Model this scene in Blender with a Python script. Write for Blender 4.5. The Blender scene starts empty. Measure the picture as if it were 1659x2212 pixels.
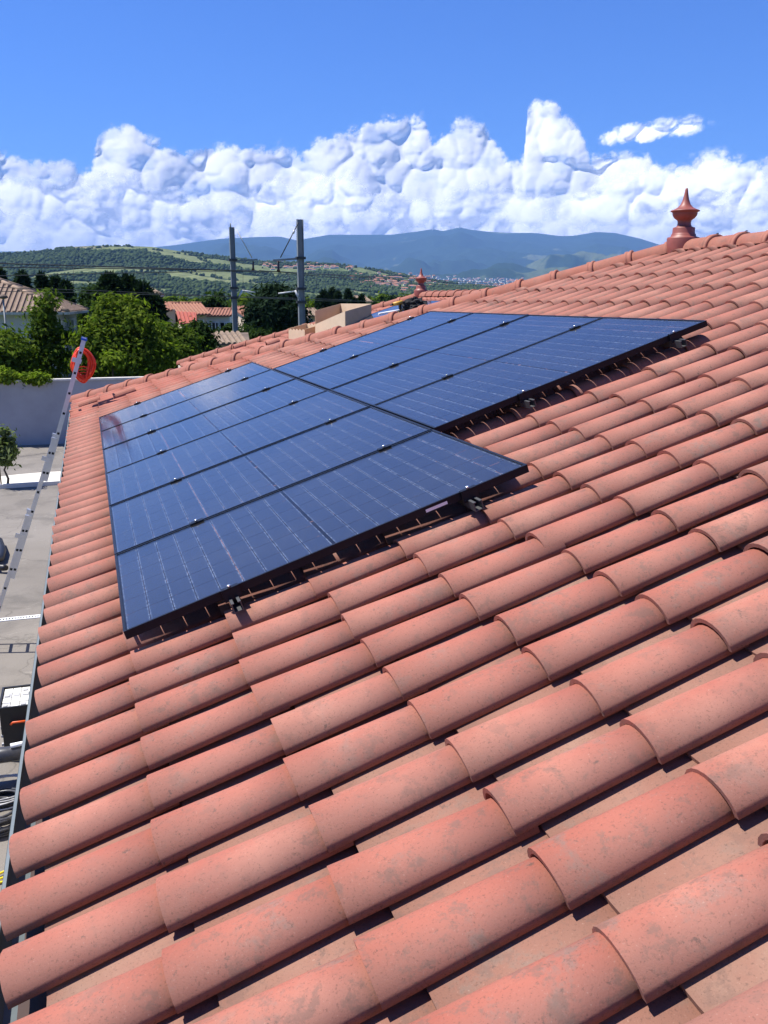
import bpy, math, random
import numpy as np
from mathutils import Matrix, Vector
random.seed(7); rng = np.random.default_rng(7)
PI = math.pi
S = bpy.context.scene
C = S.collection

# ---------------------------------------------------------------- camera, sky, sun, exposure
H0 = 4.65                                   # camera height above the yard
F_PX = 2900.0 / 1.4756                      # focal length in units of a 1659 x 2212 picture
AX = np.array([[0.95254, -0.06921, 0.29643], [-0.30440, -0.21657, 0.92760], [0.0, -0.97381, -0.22736]])
EYE = np.array([0.0, 0.0, H0])
cam_d = bpy.data.cameras.new('camera'); cam = bpy.data.objects.new('camera', cam_d); C.objects.link(cam)
cam_d.sensor_fit = 'VERTICAL'; cam_d.sensor_height = 36.0; cam_d.lens = 36.0 * 2900.0 / 3264.0
cam_d.clip_start = 0.05; cam_d.clip_end = 120000.0
_r, _d, _f = AX[:, 0], AX[:, 1], AX[:, 2]
cam.matrix_world = Matrix(((_r[0], -_d[0], -_f[0], 0), (_r[1], -_d[1], -_f[1], 0), (_r[2], -_d[2], -_f[2], H0), (0, 0, 0, 1)))
S.camera = cam

SUN_DIR = Vector((-0.48, 0.22, 1.0)).normalized()
SUN_EL = math.asin(SUN_DIR.z)
SUN_AZ = math.atan2(SUN_DIR.x, SUN_DIR.y)    # from +Y, clockwise positive towards +X
W = bpy.data.worlds.new('World'); S.world = W; W.use_nodes = True
sun_d = bpy.data.lights.new('sun', 'SUN'); sun = bpy.data.objects.new('sun', sun_d); C.objects.link(sun)
SKY, HAZE = 0.052, 5.0e-5
sun_d.energy = 5.0; sun_d.angle = math.radians(0.53); sun_d.color = (1.0, 0.95, 0.88)
sun.rotation_euler = SUN_DIR.to_track_quat('Z', 'Y').to_euler()
sun.location = (0, 0, 60)
S.view_settings.view_transform = 'Standard'; S.view_settings.look = 'None'
S.view_settings.exposure = 0.86; S.view_settings.gamma = 1.0; S.view_settings.use_curve_mapping = False
S.render.engine = 'CYCLES'
S.cycles.max_bounces = 6; S.cycles.diffuse_bounces = 3; S.cycles.glossy_bounces = 3; S.cycles.transparent_max_bounces = 12
S.cycles.volume_bounces = 0
S.cycles.use_denoising = True
S.cycles.sample_clamp_indirect = 6.0


def ray(x, y):
    """direction through a point of the 1659 x 2212 picture"""
    return AX @ np.array([(x - 829.5) / F_PX, (y - 1106.0) / F_PX, 1.0])


def at(x, y, Y):
    d = ray(x, y); return EYE + d * (Y / d[1])


def on_z(x, y, z):
    d = ray(x, y); return EYE + d * ((z - H0) / d[2])


def azel(x, y):
    d = ray(x, y); return math.degrees(math.atan2(d[0], d[1])), math.degrees(math.atan2(d[2], math.hypot(d[0], d[1])))


# roof planes: v runs up the slope, u along the eave away from the camera, n out of the roof
V = np.array([0.949190, 0.0, 0.314702]); U = np.array([0.0, 1.0, 0.0]); N = np.array([-0.314702, 0.0, 0.949190])
PANEL_O = np.array([0.05008, 3.45337, -1.24914 + H0])     # lower near corner of the solar array, on its glass
CREST = 0.09                                               # glass height above the tile crests
ROOF_O = PANEL_O - N * CREST
ROOF2_C = -2.141


def on_roof2(x, y, off=0.0):
    d = ray(x, y); return EYE + d * ((ROOF2_C + off) / float(d @ N))


# ---------------------------------------------------------------- world: clear daylight sky
def build_world():
    nt = W.node_tree; nd = nt.nodes; lk = nt.links; nd.clear()
    out = nd.new('ShaderNodeOutputWorld'); sky = nd.new('ShaderNodeTexSky'); sky.sky_type = 'NISHITA'
    sky.sun_disc = False; sky.sun_elevation = SUN_EL; sky.sun_rotation = SUN_AZ
    sky.altitude = 200; sky.air_density = 1.0; sky.dust_density = 0.1; sky.ozone_density = 3.0
    mx = nd.new('ShaderNodeMix'); mx.data_type = 'RGBA'; mx.blend_type = 'MULTIPLY'; mx.inputs[0].default_value = 1.0
    mx.inputs[7].default_value = (0.53, 0.94, 1.80, 1); lk.new(sky.outputs[0], mx.inputs[6])
    bg = nd.new('ShaderNodeBackground'); lk.new(mx.outputs[2], bg.inputs[0]); bg.inputs[1].default_value = SKY
    lk.new(bg.outputs[0], out.inputs['Surface'])


build_world()


# ---------------------------------------------------------------- helpers
def mesh_np(name, verts, faces, smooth=False):
    """verts (n,3); faces: array (m,3) or (m,4)"""
    me = bpy.data.meshes.new(name)
    verts = np.asarray(verts, np.float32); faces = np.asarray(faces, np.int32)
    k = faces.shape[1]
    me.vertices.add(len(verts)); me.vertices.foreach_set('co', verts.ravel())
    me.loops.add(faces.size); me.loops.foreach_set('vertex_index', faces.ravel())
    me.polygons.add(len(faces)); me.polygons.foreach_set('loop_start', np.arange(0, faces.size, k, dtype=np.int32))
    me.polygons.foreach_set('loop_total', np.full(len(faces), k, np.int32))
    if smooth: me.polygons.foreach_set('use_smooth', np.ones(len(faces), bool))
    me.update(calc_edges=True)
    return me


class MB:
    def __init__(s): s.v = []; s.f = []; s.sm = []

    def add(s, v, f, sm=False):
        o = len(s.v); s.v += [tuple(map(float, p)) for p in v]; s.f += [[i + o for i in q] for q in f]; s.sm += [sm] * len(f); return s

    def box(s, lo, hi):
        (a, b, c), (d, e, g) = lo, hi
        return s.add([(a, b, c), (d, b, c), (d, e, c), (a, e, c), (a, b, g), (d, b, g), (d, e, g), (a, e, g)],
                     [(0, 3, 2, 1), (4, 5, 6, 7), (0, 1, 5, 4), (1, 2, 6, 5), (2, 3, 7, 6), (3, 0, 4, 7)])

    def obox(s, c, ex, ey, ez):
        """box centred at c with half-axis vectors"""
        c, ex, ey, ez = map(np.asarray, (c, ex, ey, ez))
        q = [c + a * ex + b * ey + d * ez for d in (-1, 1) for a, b in ((-1, -1), (1, -1), (1, 1), (-1, 1))]
        return s.add(q, [(0, 3, 2, 1), (4, 5, 6, 7), (0, 1, 5, 4), (1, 2, 6, 5), (2, 3, 7, 6), (3, 0, 4, 7)])

    def bar(s, p, q, w, h=None, up=(0, 0, 1)):
        h = h or w; p = np.asarray(p, float); q = np.asarray(q, float); d = q - p; L = np.linalg.norm(d); d /= L
        a = np.cross(d, up)
        if np.linalg.norm(a) < 1e-4: a = np.cross(d, (1, 0, 0))
        a /= np.linalg.norm(a); b = np.cross(a, d)
        return s.obox((p + q) / 2, d * L / 2, a * w / 2, b * h / 2)

    def tube(s, path, r, n=8, closed=False, caps=True):
        path = [np.asarray(p, float) for p in path]; m = len(path)
        rr = r if hasattr(r, '__len__') else [r] * m
        base = len(s.v); t0 = None; a = None
        for i, p in enumerate(path):
            if closed: t = path[(i + 1) % m] - path[i - 1]
            else: t = path[min(i + 1, m - 1)] - path[max(i - 1, 0)]
            t = t / (np.linalg.norm(t) + 1e-12)
            if a is None:
                a = np.cross(t, (0.13, 0.21, 0.97))
                if np.linalg.norm(a) < 1e-3: a = np.cross(t, (1, 0, 0))
            a = a - t * (a @ t); a /= np.linalg.norm(a); b = np.cross(t, a)
            for k in range(n):
                w = 2 * PI * k / n; s.v.append(tuple(p + (a * math.cos(w) + b * math.sin(w)) * rr[i]))
        for i in range(m if closed else m - 1):
            j = (i + 1) % m
            for k in range(n):
                l = (k + 1) % n; s.f.append([base + i * n + k, base + i * n + l, base + j * n + l, base + j * n + k]); s.sm.append(True)
        if caps and not closed:
            s.f.append([base + k for k in range(n)][::-1]); s.f.append([base + (m - 1) * n + k for k in range(n)]); s.sm += [False, False]
        return s

    def lathe(s, prof, n=24, c=(0, 0, 0)):
        base = len(s.v); m = len(prof)
        for r, z in prof:
            for k in range(n):
                w = 2 * PI * k / n; s.v.append((c[0] + r * math.cos(w), c[1] + r * math.sin(w), c[2] + z))
        for i in range(m - 1):
            for k in range(n):
                l = (k + 1) % n; s.f.append([base + i * n + k, base + i * n + l, base + (i + 1) * n + l, base + (i + 1) * n + k]); s.sm.append(True)
        return s

    def prism(s, poly, d):
        """polygon (list of 3d points) extruded by vector d"""
        n = len(poly); p = [np.asarray(q, float) for q in poly]; d = np.asarray(d, float)
        return s.add(p + [q + d for q in p], [list(range(n))[::-1], list(range(n, 2 * n))] + [[i, (i + 1) % n, n + (i + 1) % n, n + i] for i in range(n)])

    def sheet(s, pts):
        return s.add(pts, [list(range(len(pts)))])

    def mesh(s, name, org=(0, 0, 0)):
        me = bpy.data.meshes.new(name); o = np.asarray(org, float)
        me.from_pydata([tuple(np.asarray(p) - o) for p in s.v], [], s.f)
        me.polygons.foreach_set('use_smooth', s.sm); me.update(); return me


def wloc(o):
    p = np.zeros(3)
    while o is not None: p = p + np.array(o.location); o = o.parent
    return p


def link(name, me, mat=None, parent=None):
    o = bpy.data.objects.new(name, me); C.objects.link(o)
    if mat is not None and (not me.materials or me.materials[0] is not mat): me.materials.clear(); me.materials.append(mat)
    if parent is not None: o.parent = parent
    return o


def tag(o, label=None, cat=None, group=None, kind=None):
    for k, v in (('label', label), ('category', cat), ('group', group), ('kind', kind)):
        if v: o[k] = v
    return o


def thing(name, loc, label, cat, group=None):
    o = bpy.data.objects.new(name, None); C.objects.link(o); o.location = tuple(float(x) for x in loc); o.empty_display_size = 0.2
    return tag(o, label, cat, group)


def part(name, mb, mat, parent):
    """mesh given in world coordinates, stored relative to its (unrotated) parent"""
    return link(name, mb.mesh(name, wloc(parent)), mat, parent)


def solo(name, mb, mat, label, cat, group=None, org=None):
    org = np.mean(np.array(mb.v), axis=0) if org is None else np.asarray(org)
    o = link(name, mb.mesh(name, org), mat); o.location = tuple(org); return tag(o, label, cat, group)


def structure(name, me, mat): return tag(link(name, me, mat), kind='structure')


# ---------------------------------------------------------------- materials
class NT:
    def __init__(s, name):
        s.m = bpy.data.materials.new(name); s.m.use_nodes = True; s.t = s.m.node_tree; s.n = s.t.nodes; s.l = s.t.links
        s.b = s.n['Principled BSDF']; s.out = s.n['Material Output']

    def node(s, t, **k):
        n = s.n.new(t)
        for a, b in k.items(): setattr(n, a, b)
        return n

    def set(s, sock, v):
        if isinstance(v, (int, float, tuple)): sock.default_value = v
        else: s.l.new(v, sock)

    def pos(s, kind='world'):
        if kind == 'world': return s.node('ShaderNodeNewGeometry').outputs['Position']
        tc = s.node('ShaderNodeTexCoord'); return tc.outputs['Object' if kind == 'object' else 'Generated']

    def noise(s, vec, scale, detail=4.0, rough=0.55, dist=0.0):
        n = s.node('ShaderNodeTexNoise'); s.set(n.inputs['Vector'], vec); n.inputs['Scale'].default_value = scale
        n.inputs['Detail'].default_value = detail; n.inputs['Roughness'].default_value = rough; n.inputs['Distortion'].default_value = dist
        return n.outputs['Fac']

    def ramp(s, fac, stops):
        r = s.node('ShaderNodeValToRGB'); s.set(r.inputs[0], fac); e = r.color_ramp.elements
        while len(e) < len(stops): e.new(0.5)
        for q, (p, c) in zip(e, stops):
            q.position = p; q.color = (c, c, c, 1) if isinstance(c, (int, float)) else tuple(c) + (1,)
        return r.outputs[0]

    def mix(s, f, a, b, mode='MIX'):
        n = s.node('ShaderNodeMix', data_type='RGBA', blend_type=mode)
        s.set(n.inputs[0], f)
        for i, v in ((6, a), (7, b)):
            if isinstance(v, tuple) and len(v) == 3: v = v + (1,)
            s.set(n.inputs[i], v)
        return n.outputs[2]

    def math(s, op, a, b=0.0, c=0.0):
        n = s.node('ShaderNodeMath', operation=op)
        for i, v in enumerate((a, b, c)): s.set(n.inputs[i], v)
        return n.outputs[0]

    def bump(s, h, strength=0.3, dist=0.01):
        n = s.node('ShaderNodeBump'); n.inputs['Strength'].default_value = strength; n.inputs['Distance'].default_value = dist
        s.set(n.inputs['Height'], h); s.l.new(n.outputs[0], s.b.inputs['Normal']); return n

    def col(s, c): s.set(s.b.inputs['Base Color'], c if not (isinstance(c, tuple) and len(c) == 3) else c + (1,)); return s

    def rough(s, r): s.set(s.b.inputs['Roughness'], r); return s


def plain(name, c, rough=0.6, metal=0.0, var=0.12, scale=6.0, bump=0.0, kind='world'):
    m = NT(name); p = m.pos(kind); f = m.noise(p, scale, 5, 0.6)
    lo = tuple(x * (1 - var) for x in c); hi = tuple(min(1, x * (1 + var)) for x in c)
    m.col(m.ramp(f, [(0.3, lo), (0.7, hi)])).rough(rough); m.b.inputs['Metallic'].default_value = metal
    if bump: m.bump(f, bump, 0.01)
    return m.m


def tile_material(name, base, pale, grey, spots=1.0, flank=False):
    m = NT(name); p = m.pos()
    oi = m.node('ShaderNodeObjectInfo').outputs['Random']
    off = m.node('ShaderNodeVectorMath', operation='ADD'); m.l.new(p, off.inputs[0])
    cx = m.node('ShaderNodeCombineXYZ'); m.l.new(m.math('MULTIPLY', oi, 37.0), cx.inputs[0]); m.l.new(m.math('MULTIPLY', oi, 91.0), cx.inputs[1]); m.l.new(cx.outputs[0], off.inputs[1])
    q = off.outputs[0]
    a = m.noise(q, 5.0, 5, 0.6)                   # broad tone over one tile
    c = m.mix(m.ramp(a, [(0.35, 0.0), (0.68, 1.0)]), base, pale)
    c = m.mix(m.ramp(oi, [(0.0, 0.0), (1.0, 0.75)]), c, m.mix(0.5, base, (base[0] * 0.86, base[1] * 0.80, base[2] * 0.78)))
    g = m.noise(q, 9.0, 8, 0.70, 0.1)             # grey weathering patches
    patch = m.noise(p, 1.1, 4, 0.55)
    gm = m.math('MULTIPLY', m.ramp(g, [(0.55, 0.0), (0.68, 0.75)]), m.ramp(patch, [(0.40, 0.25), (0.62, 1.0)]))
    c = m.mix(m.math('MULTIPLY', gm, spots), c, grey)
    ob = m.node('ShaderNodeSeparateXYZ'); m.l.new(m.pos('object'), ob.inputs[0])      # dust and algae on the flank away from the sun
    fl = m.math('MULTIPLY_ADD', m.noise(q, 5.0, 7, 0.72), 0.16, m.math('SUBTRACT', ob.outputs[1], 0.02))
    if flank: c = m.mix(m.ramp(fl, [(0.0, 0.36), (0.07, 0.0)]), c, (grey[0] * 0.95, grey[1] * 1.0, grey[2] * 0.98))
    s1 = m.noise(q, 160.0, 3, 0.7)                # sand grains, dark and pale
    c = m.mix(m.ramp(s1, [(0.57, 0.0), (0.68, 0.60)]), c, (0.11, 0.06, 0.045))
    c = m.mix(m.ramp(s1, [(0.26, 0.30), (0.36, 0.0)]), c, (0.50, 0.36, 0.28))
    bl = m.noise(q, 15.0, 8, 0.74, 0.15)            # brown smudges of old moss
    c = m.mix(m.math('MULTIPLY', m.ramp(bl, [(0.53, 0.0), (0.60, 0.62)]), m.ramp(patch, [(0.35, 0.2), (0.6, 1.0)])), c, (0.165, 0.100, 0.078))
    s2 = m.noise(q, 42.0, 5, 0.75)                # lichen flecks gathered in places
    c = m.mix(m.math('MULTIPLY', m.ramp(s2, [(0.60, 0.0), (0.66, 0.8)]), m.ramp(g, [(0.42, 0.0), (0.56, 1.0)])), c, (0.115, 0.075, 0.06))
    m.col(c).rough(0.82)
    m.b.inputs['Specular IOR Level'].default_value = 0.25
    m.bump(m.math('ADD', m.noise(q, 260.0, 2, 0.6), m.math('MULTIPLY', g, 0.4)), 0.18, 0.002)
    return m.m


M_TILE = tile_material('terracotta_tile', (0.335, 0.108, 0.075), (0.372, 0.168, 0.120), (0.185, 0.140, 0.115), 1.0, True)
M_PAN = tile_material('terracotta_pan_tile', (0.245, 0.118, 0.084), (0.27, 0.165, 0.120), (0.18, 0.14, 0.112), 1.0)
M_RIDGE = tile_material('terracotta_ridge_tile', (0.315, 0.118, 0.082), (0.345, 0.155, 0.112), (0.215, 0.148, 0.115), 0.5)
M_FINIAL = plain('glazed_brown_terracotta', (0.24, 0.066, 0.048), 0.5, 0, 0.22, 9.0, 0.1)
M_RED = plain('red_mortar', (0.34, 0.035, 0.028), 0.8, 0, 0.4, 60.0, 0.4)
M_DECK = plain('roof_deck_dark', (0.05, 0.03, 0.024), 0.9)
M_ZINC = plain('zinc_gutter', (0.12, 0.145, 0.155), 0.6, 0.0, 0.10, 12.0)
M_RENDER = plain('cream_render', (0.55, 0.48, 0.38), 0.9, 0, 0.06, 3.0, 0.1)
M_ALU = plain('aluminium', (0.62, 0.63, 0.65), 0.38, 0.75, 0.06, 20.0)
M_RAIL = plain('dull_aluminium_rail', (0.07, 0.072, 0.075), 0.45, 0.2, 0.06, 20.0)
M_STEEL = plain('bright_steel', (0.78, 0.78, 0.78), 0.28, 0.9, 0.05, 40.0)
M_BLACK = plain('black_plastic', (0.012, 0.012, 0.013), 0.45, 0, 0.2, 20.0)
M_FRAME = plain('black_anodised_frame', (0.014, 0.015, 0.019), 0.30, 0.0, 0.1, 30.0)
M_FRAME.node_tree.nodes['Principled BSDF'].inputs['Specular IOR Level'].default_value = 0.12
M_WHITE = plain('white_plastic', (0.80, 0.80, 0.78), 0.4, 0, 0.05, 30.0)
M_ORANGE = plain('orange_cable', (0.80, 0.060, 0.012), 0.42, 0, 0.1, 30.0)
M_ORANGEP = plain('orange_plastic', (0.80, 0.10, 0.01), 0.45)
M_BLUE = plain('blue_plastic', (0.01, 0.10, 0.55), 0.35)
M_YELLOW = plain('yellow_cable', (0.75, 0.58, 0.02), 0.4)
M_GREYC = plain('grey_cable', (0.42, 0.42, 0.42), 0.45)
M_BLACKC = plain('black_conduit', (0.05, 0.05, 0.055), 0.35, 0, 0.2, 30)
M_CARD = plain('cardboard', (0.52, 0.37, 0.23), 0.85, 0, 0.07, 5.0)
M_CARDIN = plain('cardboard_inside', (0.60, 0.45, 0.30), 0.85, 0, 0.06, 5.0)
M_CLOTH = plain('black_cloth', (0.010, 0.010, 0.011), 0.9, 0, 0.3, 14.0, 0.5)
M_YTOOL = plain('yellow_tool', (0.62, 0.33, 0.04), 0.5)
M_HOLE = plain('dark_hollow', (0.010, 0.010, 0.010), 0.9)
M_MAST = plain('galvanised_mast', (0.20, 0.225, 0.23), 0.55, 0.2, 0.15, 3.0)
M_WIRE = plain('dark_wire', (0.03, 0.035, 0.035), 0.6)
M_INSUL = plain('dark_insulator', (0.05, 0.022, 0.018), 0.3)
M_PALE = plain('pale_tie_rod', (0.55, 0.56, 0.56), 0.5)


def cell_material():
    m = NT('solar_cell'); g = m.pos('generated'); sep = m.node('ShaderNodeSeparateXYZ'); m.l.new(g, sep.inputs[0])
    oi = m.node('ShaderNodeObjectInfo').outputs['Random']
    w = m.math('SINE', m.math('MULTIPLY', sep.outputs[1], 2 * PI * 10))       # ten fine busbars along the panel
    bus = m.ramp(w, [(0.93, 0.0), (0.99, 1.0)])
    ex = m.math('ABSOLUTE', m.math('SUBTRACT', sep.outputs[0], 0.5))
    edge = m.ramp(ex, [(0.43, 0.0), (0.47, 1.0)])
    spark = m.noise(m.pos(), 45.0, 3, 0.7)
    c = m.mix(m.math('MULTIPLY', oi, 0.6), (0.007, 0.009, 0.019), (0.011, 0.014, 0.028))
    c = m.mix(m.math('MULTIPLY', bus, 0.5), c, (0.10, 0.12, 0.16))
    c = m.mix(m.math('MULTIPLY', edge, m.ramp(spark, [(0.45, 0.05), (0.62, 0.65)])), c, (0.22, 0.25, 0.30))
    m.col(c).rough(0.35); return m.m


def cell_grid_material():
    m = NT('solar_cell_field'); p = m.pos('object'); sep = m.node('ShaderNodeSeparateXYZ'); m.l.new(p, sep.inputs[0])
    fx = m.math('FRACT', m.math('DIVIDE', sep.outputs[0], 0.0985)); ex = m.math('ABSOLUTE', m.math('SUBTRACT', fx, 0.5))
    edge = m.ramp(ex, [(0.42, 0.0), (0.48, 1.0)])
    spark = m.noise(m.pos(), 45.0, 3, 0.7)
    c = m.mix(m.noise(p, 3.0, 3), (0.007, 0.009, 0.019), (0.011, 0.014, 0.028))
    c = m.mix(m.math('MULTIPLY', edge, m.ramp(spark, [(0.45, 0.05), (0.62, 0.7)])), c, (0.20, 0.23, 0.28))
    m.col(c).rough(0.35); return m.m


def glass_material():
    m = NT('panel_glass'); m.n.remove(m.b); p = m.pos()
    tr = m.node('ShaderNodeBsdfTransparent'); gl = m.node('ShaderNodeBsdfGlossy'); df = m.node('ShaderNodeBsdfDiffuse')
    tr.inputs[0].default_value = (0.95, 0.97, 1.0, 1)
    drops = m.noise(p, 420.0, 2, 0.6)
    gl.inputs['Roughness'].default_value = 0.10
    m.set(gl.inputs['Roughness'], m.ramp(m.noise(p, 2.5, 4), [(0.3, 0.05), (0.7, 0.11)]))
    bm = m.node('ShaderNodeBump'); bm.inputs['Strength'].default_value = 0.05; bm.inputs['Distance'].default_value = 0.002
    m.l.new(m.noise(p, 190.0, 3, 0.7), bm.inputs['Height']); m.l.new(bm.outputs[0], gl.inputs['Normal'])
    lw = m.node('ShaderNodeLayerWeight'); lw.inputs[0].default_value = 0.5
    fr = m.math('MULTIPLY_ADD', m.math('POWER', lw.outputs['Facing'], 5.0), 0.975, 0.025)      # Schlick curve, the same from both sides
    m1 = m.node('ShaderNodeMixShader'); m.l.new(fr, m1.inputs[0]); m.l.new(tr.outputs[0], m1.inputs[1]); m.l.new(gl.outputs[0], m1.inputs[2])
    df.inputs[0].default_value = (0.60, 0.60, 0.60, 1)
    dust = m.math('ADD', m.ramp(drops, [(0.54, 0.0), (0.70, 0.09)]), m.math('ADD', m.ramp(m.noise(p, 70.0, 2, 0.5), [(0.74, 0.0), (0.80, 0.30)]), m.ramp(m.noise(p, 1.6, 5), [(0.4, 0.003), (0.75, 0.015)])))
    m2 = m.node('ShaderNodeMixShader'); m.set(m2.inputs[0], dust); m.l.new(m1.outputs[0], m2.inputs[1]); m.l.new(df.outputs[0], m2.inputs[2])
    m.l.new(m2.outputs[0], m.out.inputs[0]); return m.m


def leaf_material(name, dark, light, trans=0.35):
    m = NT(name); m.n.remove(m.b); p = m.pos()
    isl = m.node('ShaderNodeNewGeometry').outputs['Random Per Island']
    c = m.mix(isl, dark, light); c = m.mix(m.ramp(m.noise(p, 0.9, 3), [(0.35, 0.0), (0.65, 0.6)]), c, tuple(x * 0.75 for x in dark))
    df = m.node('ShaderNodeBsdfDiffuse'); tl = m.node('ShaderNodeBsdfTranslucent'); m.l.new(c, df.inputs[0])
    m.l.new(m.mix(1.0, c, (1.3, 1.5, 0.6), 'MULTIPLY'), tl.inputs[0])
    mx = m.node('ShaderNodeMixShader'); mx.inputs[0].default_value = trans; m.l.new(df.outputs[0], mx.inputs[1]); m.l.new(tl.outputs[0], mx.inputs[2])
    m.l.new(mx.outputs[0], m.out.inputs[0]); return m.m


M_CELL = cell_material(); M_CELLS = cell_grid_material(); M_GLASS = glass_material()
M_LEAF_LIGHT = leaf_material('leaf_bright_green', (0.036, 0.070, 0.012), (0.20, 0.26, 0.034), 0.42)
M_LEAF_MID = leaf_material('leaf_mid_green', (0.042, 0.078, 0.014), (0.15, 0.20, 0.032), 0.38)
M_LEAF_DARK = leaf_material('leaf_dark_green', (0.018, 0.036, 0.012), (0.045, 0.075, 0.022), 0.25)
M_LEAF_CONE = leaf_material('needle_dark_green', (0.012, 0.026, 0.014), (0.030, 0.050, 0.026), 0.15)
M_LEAF_OLIVE = leaf_material('leaf_grey_green', (0.085, 0.115, 0.045), (0.21, 0.25, 0.12), 0.4)
M_LEAF_IVY = leaf_material('leaf_yellow_green', (0.10, 0.16, 0.018), (0.24, 0.30, 0.040), 0.4)
M_BARK = plain('bark', (0.09, 0.065, 0.045), 0.9, 0, 0.3, 12.0, 0.4)


# ---------------------------------------------------------------- numeric noise, used for clouds and hills
_PERM = np.random.default_rng(5).permutation(512).astype(np.int64); _PERM = np.concatenate([_PERM, _PERM])
_GRAD = np.random.default_rng(6).normal(size=(512, 3)); _GRAD /= np.linalg.norm(_GRAD, axis=1)[:, None]


def pnoise(p):
    """gradient noise, about -0.7..0.7"""
    i = np.floor(p).astype(np.int64); f = p - i; w = f * f * f * (f * (f * 6 - 15) + 10); i &= 511
    r = 0
    for dx in (0, 1):
        for dy in (0, 1):
            for dz in (0, 1):
                h = _PERM[(_PERM[(_PERM[(i[:, 0] + dx) & 511] + i[:, 1] + dy) & 511] + i[:, 2] + dz) & 511]
                g_ = _GRAD[h & 511]
                d = g_[:, 0] * (f[:, 0] - dx) + g_[:, 1] * (f[:, 1] - dy) + g_[:, 2] * (f[:, 2] - dz)
                r = r + d * (w[:, 0] if dx else 1 - w[:, 0]) * (w[:, 1] if dy else 1 - w[:, 1]) * (w[:, 2] if dz else 1 - w[:, 2])
    return r


def fbm(p, octaves=4, rough=0.5):
    a, s_, t = 1.0, 0.0, 0.0
    for k in range(octaves): s_ = s_ + a * pnoise(p * 2.03 ** k + 17.3 * k); t += a; a *= rough
    return s_ / t * 1.4


def billow(p, octaves=3, rough=0.5):
    a, s_, t = 1.0, 0.0, 0.0
    for k in range(octaves): s_ = s_ + a * (1 - 2.6 * np.abs(pnoise(p * 2.1 ** k + 9.1 * k))); t += a; a *= rough
    return s_ / t


def icosphere(sub):
    t = (1 + 5 ** 0.5) / 2
    v = [(-1, t, 0), (1, t, 0), (-1, -t, 0), (1, -t, 0), (0, -1, t), (0, 1, t), (0, -1, -t), (0, 1, -t), (t, 0, -1), (t, 0, 1), (-t, 0, -1), (-t, 0, 1)]
    f = [(0, 11, 5), (0, 5, 1), (0, 1, 7), (0, 7, 10), (0, 10, 11), (1, 5, 9), (5, 11, 4), (11, 10, 2), (10, 7, 6), (7, 1, 8), (3, 9, 4), (3, 4, 2), (3, 2, 6), (3, 6, 8), (3, 8, 9), (4, 9, 5), (2, 4, 11), (6, 2, 10), (8, 6, 7), (9, 8, 1)]
    v = [np.array(p) / np.linalg.norm(p) for p in v]
    for _ in range(sub):
        c = {}; nf = []
        def mid(a, b):
            k = (min(a, b), max(a, b))
            if k not in c: m = v[a] + v[b]; v.append(m / np.linalg.norm(m)); c[k] = len(v) - 1
            return c[k]
        for a, b, d in f:
            x, y, z = mid(a, b), mid(b, d), mid(d, a); nf += [(a, x, z), (b, y, x), (d, z, y), (x, y, z)]
        f = nf
    return np.array(v), np.array(f)


def sph(az, el, D):
    a, e = math.radians(az), math.radians(el); return EYE + D * np.array([math.sin(a), math.cos(a), math.tan(e)])


# ---------------------------------------------------------------- clouds: a bank of cumulus beyond the hills
ICO = {k: icosphere(k) for k in (0, 1, 2, 3, 4)}


def puff(p, octaves=3, rough=0.5):
    """rounded bumps with creases between them, about 0..1"""
    a, s_, t = 1.0, 0.0, 0.0
    for k in range(octaves): s_ = s_ + a * np.abs(pnoise(p * 2.07 ** k + 9.1 * k)) * 2.3; t += a; a *= rough
    return s_ / t


def domes(x, y, cell, seed, fill=0.95):
    """heights of a crowd of hemispheres, one per jittered cell, in the unit of x and y"""
    gx, gy = np.floor(x / cell).astype(np.int64), np.floor(y / cell).astype(np.int64); best = np.zeros_like(x)
    for dx in (-1, 0, 1):
        for dy in (-1, 0, 1):
            cx_, cy_ = gx + dx, gy + dy
            h = _PERM[(_PERM[(_PERM[cx_ & 511] + cy_) & 511] + seed) & 511]; h2 = _PERM[h + 7]; h3 = _PERM[h2 + 13]
            px_, py_ = (cx_ + 0.15 + 0.7 * h / 511) * cell, (cy_ + 0.15 + 0.7 * h2 / 511) * cell
            r = cell * (0.50 + fill * 0.5 * h3 / 511)
            best = np.maximum(best, r * r - (x - px_) ** 2 - ((y - py_) * 1.12) ** 2)
    return np.sqrt(best)


def cloud_material():
    m = NT('cloud_vapour'); m.n.remove(m.b)
    df = m.node('ShaderNodeBsdfDiffuse'); tl = m.node('ShaderNodeBsdfTranslucent'); tr = m.node('ShaderNodeBsdfTransparent')
    df.inputs[0].default_value = (0.97, 0.97, 0.97, 1); tl.inputs[0].default_value = (0.97, 0.97, 0.97, 1)
    m1 = m.node('ShaderNodeMixShader'); m1.inputs[0].default_value = 0.42; m.l.new(df.outputs[0], m1.inputs[1]); m.l.new(tl.outputs[0], m1.inputs[2])
    at_ = m.node('ShaderNodeAttribute', attribute_name='cover')
    m2 = m.node('ShaderNodeMixShader'); m.l.new(at_.outputs['Fac'], m2.inputs[0]); m.l.new(tr.outputs[0], m2.inputs[1]); m.l.new(m1.outputs[0], m2.inputs[2])
    m.l.new(m2.outputs[0], m.out.inputs[0]); return m.m


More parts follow.
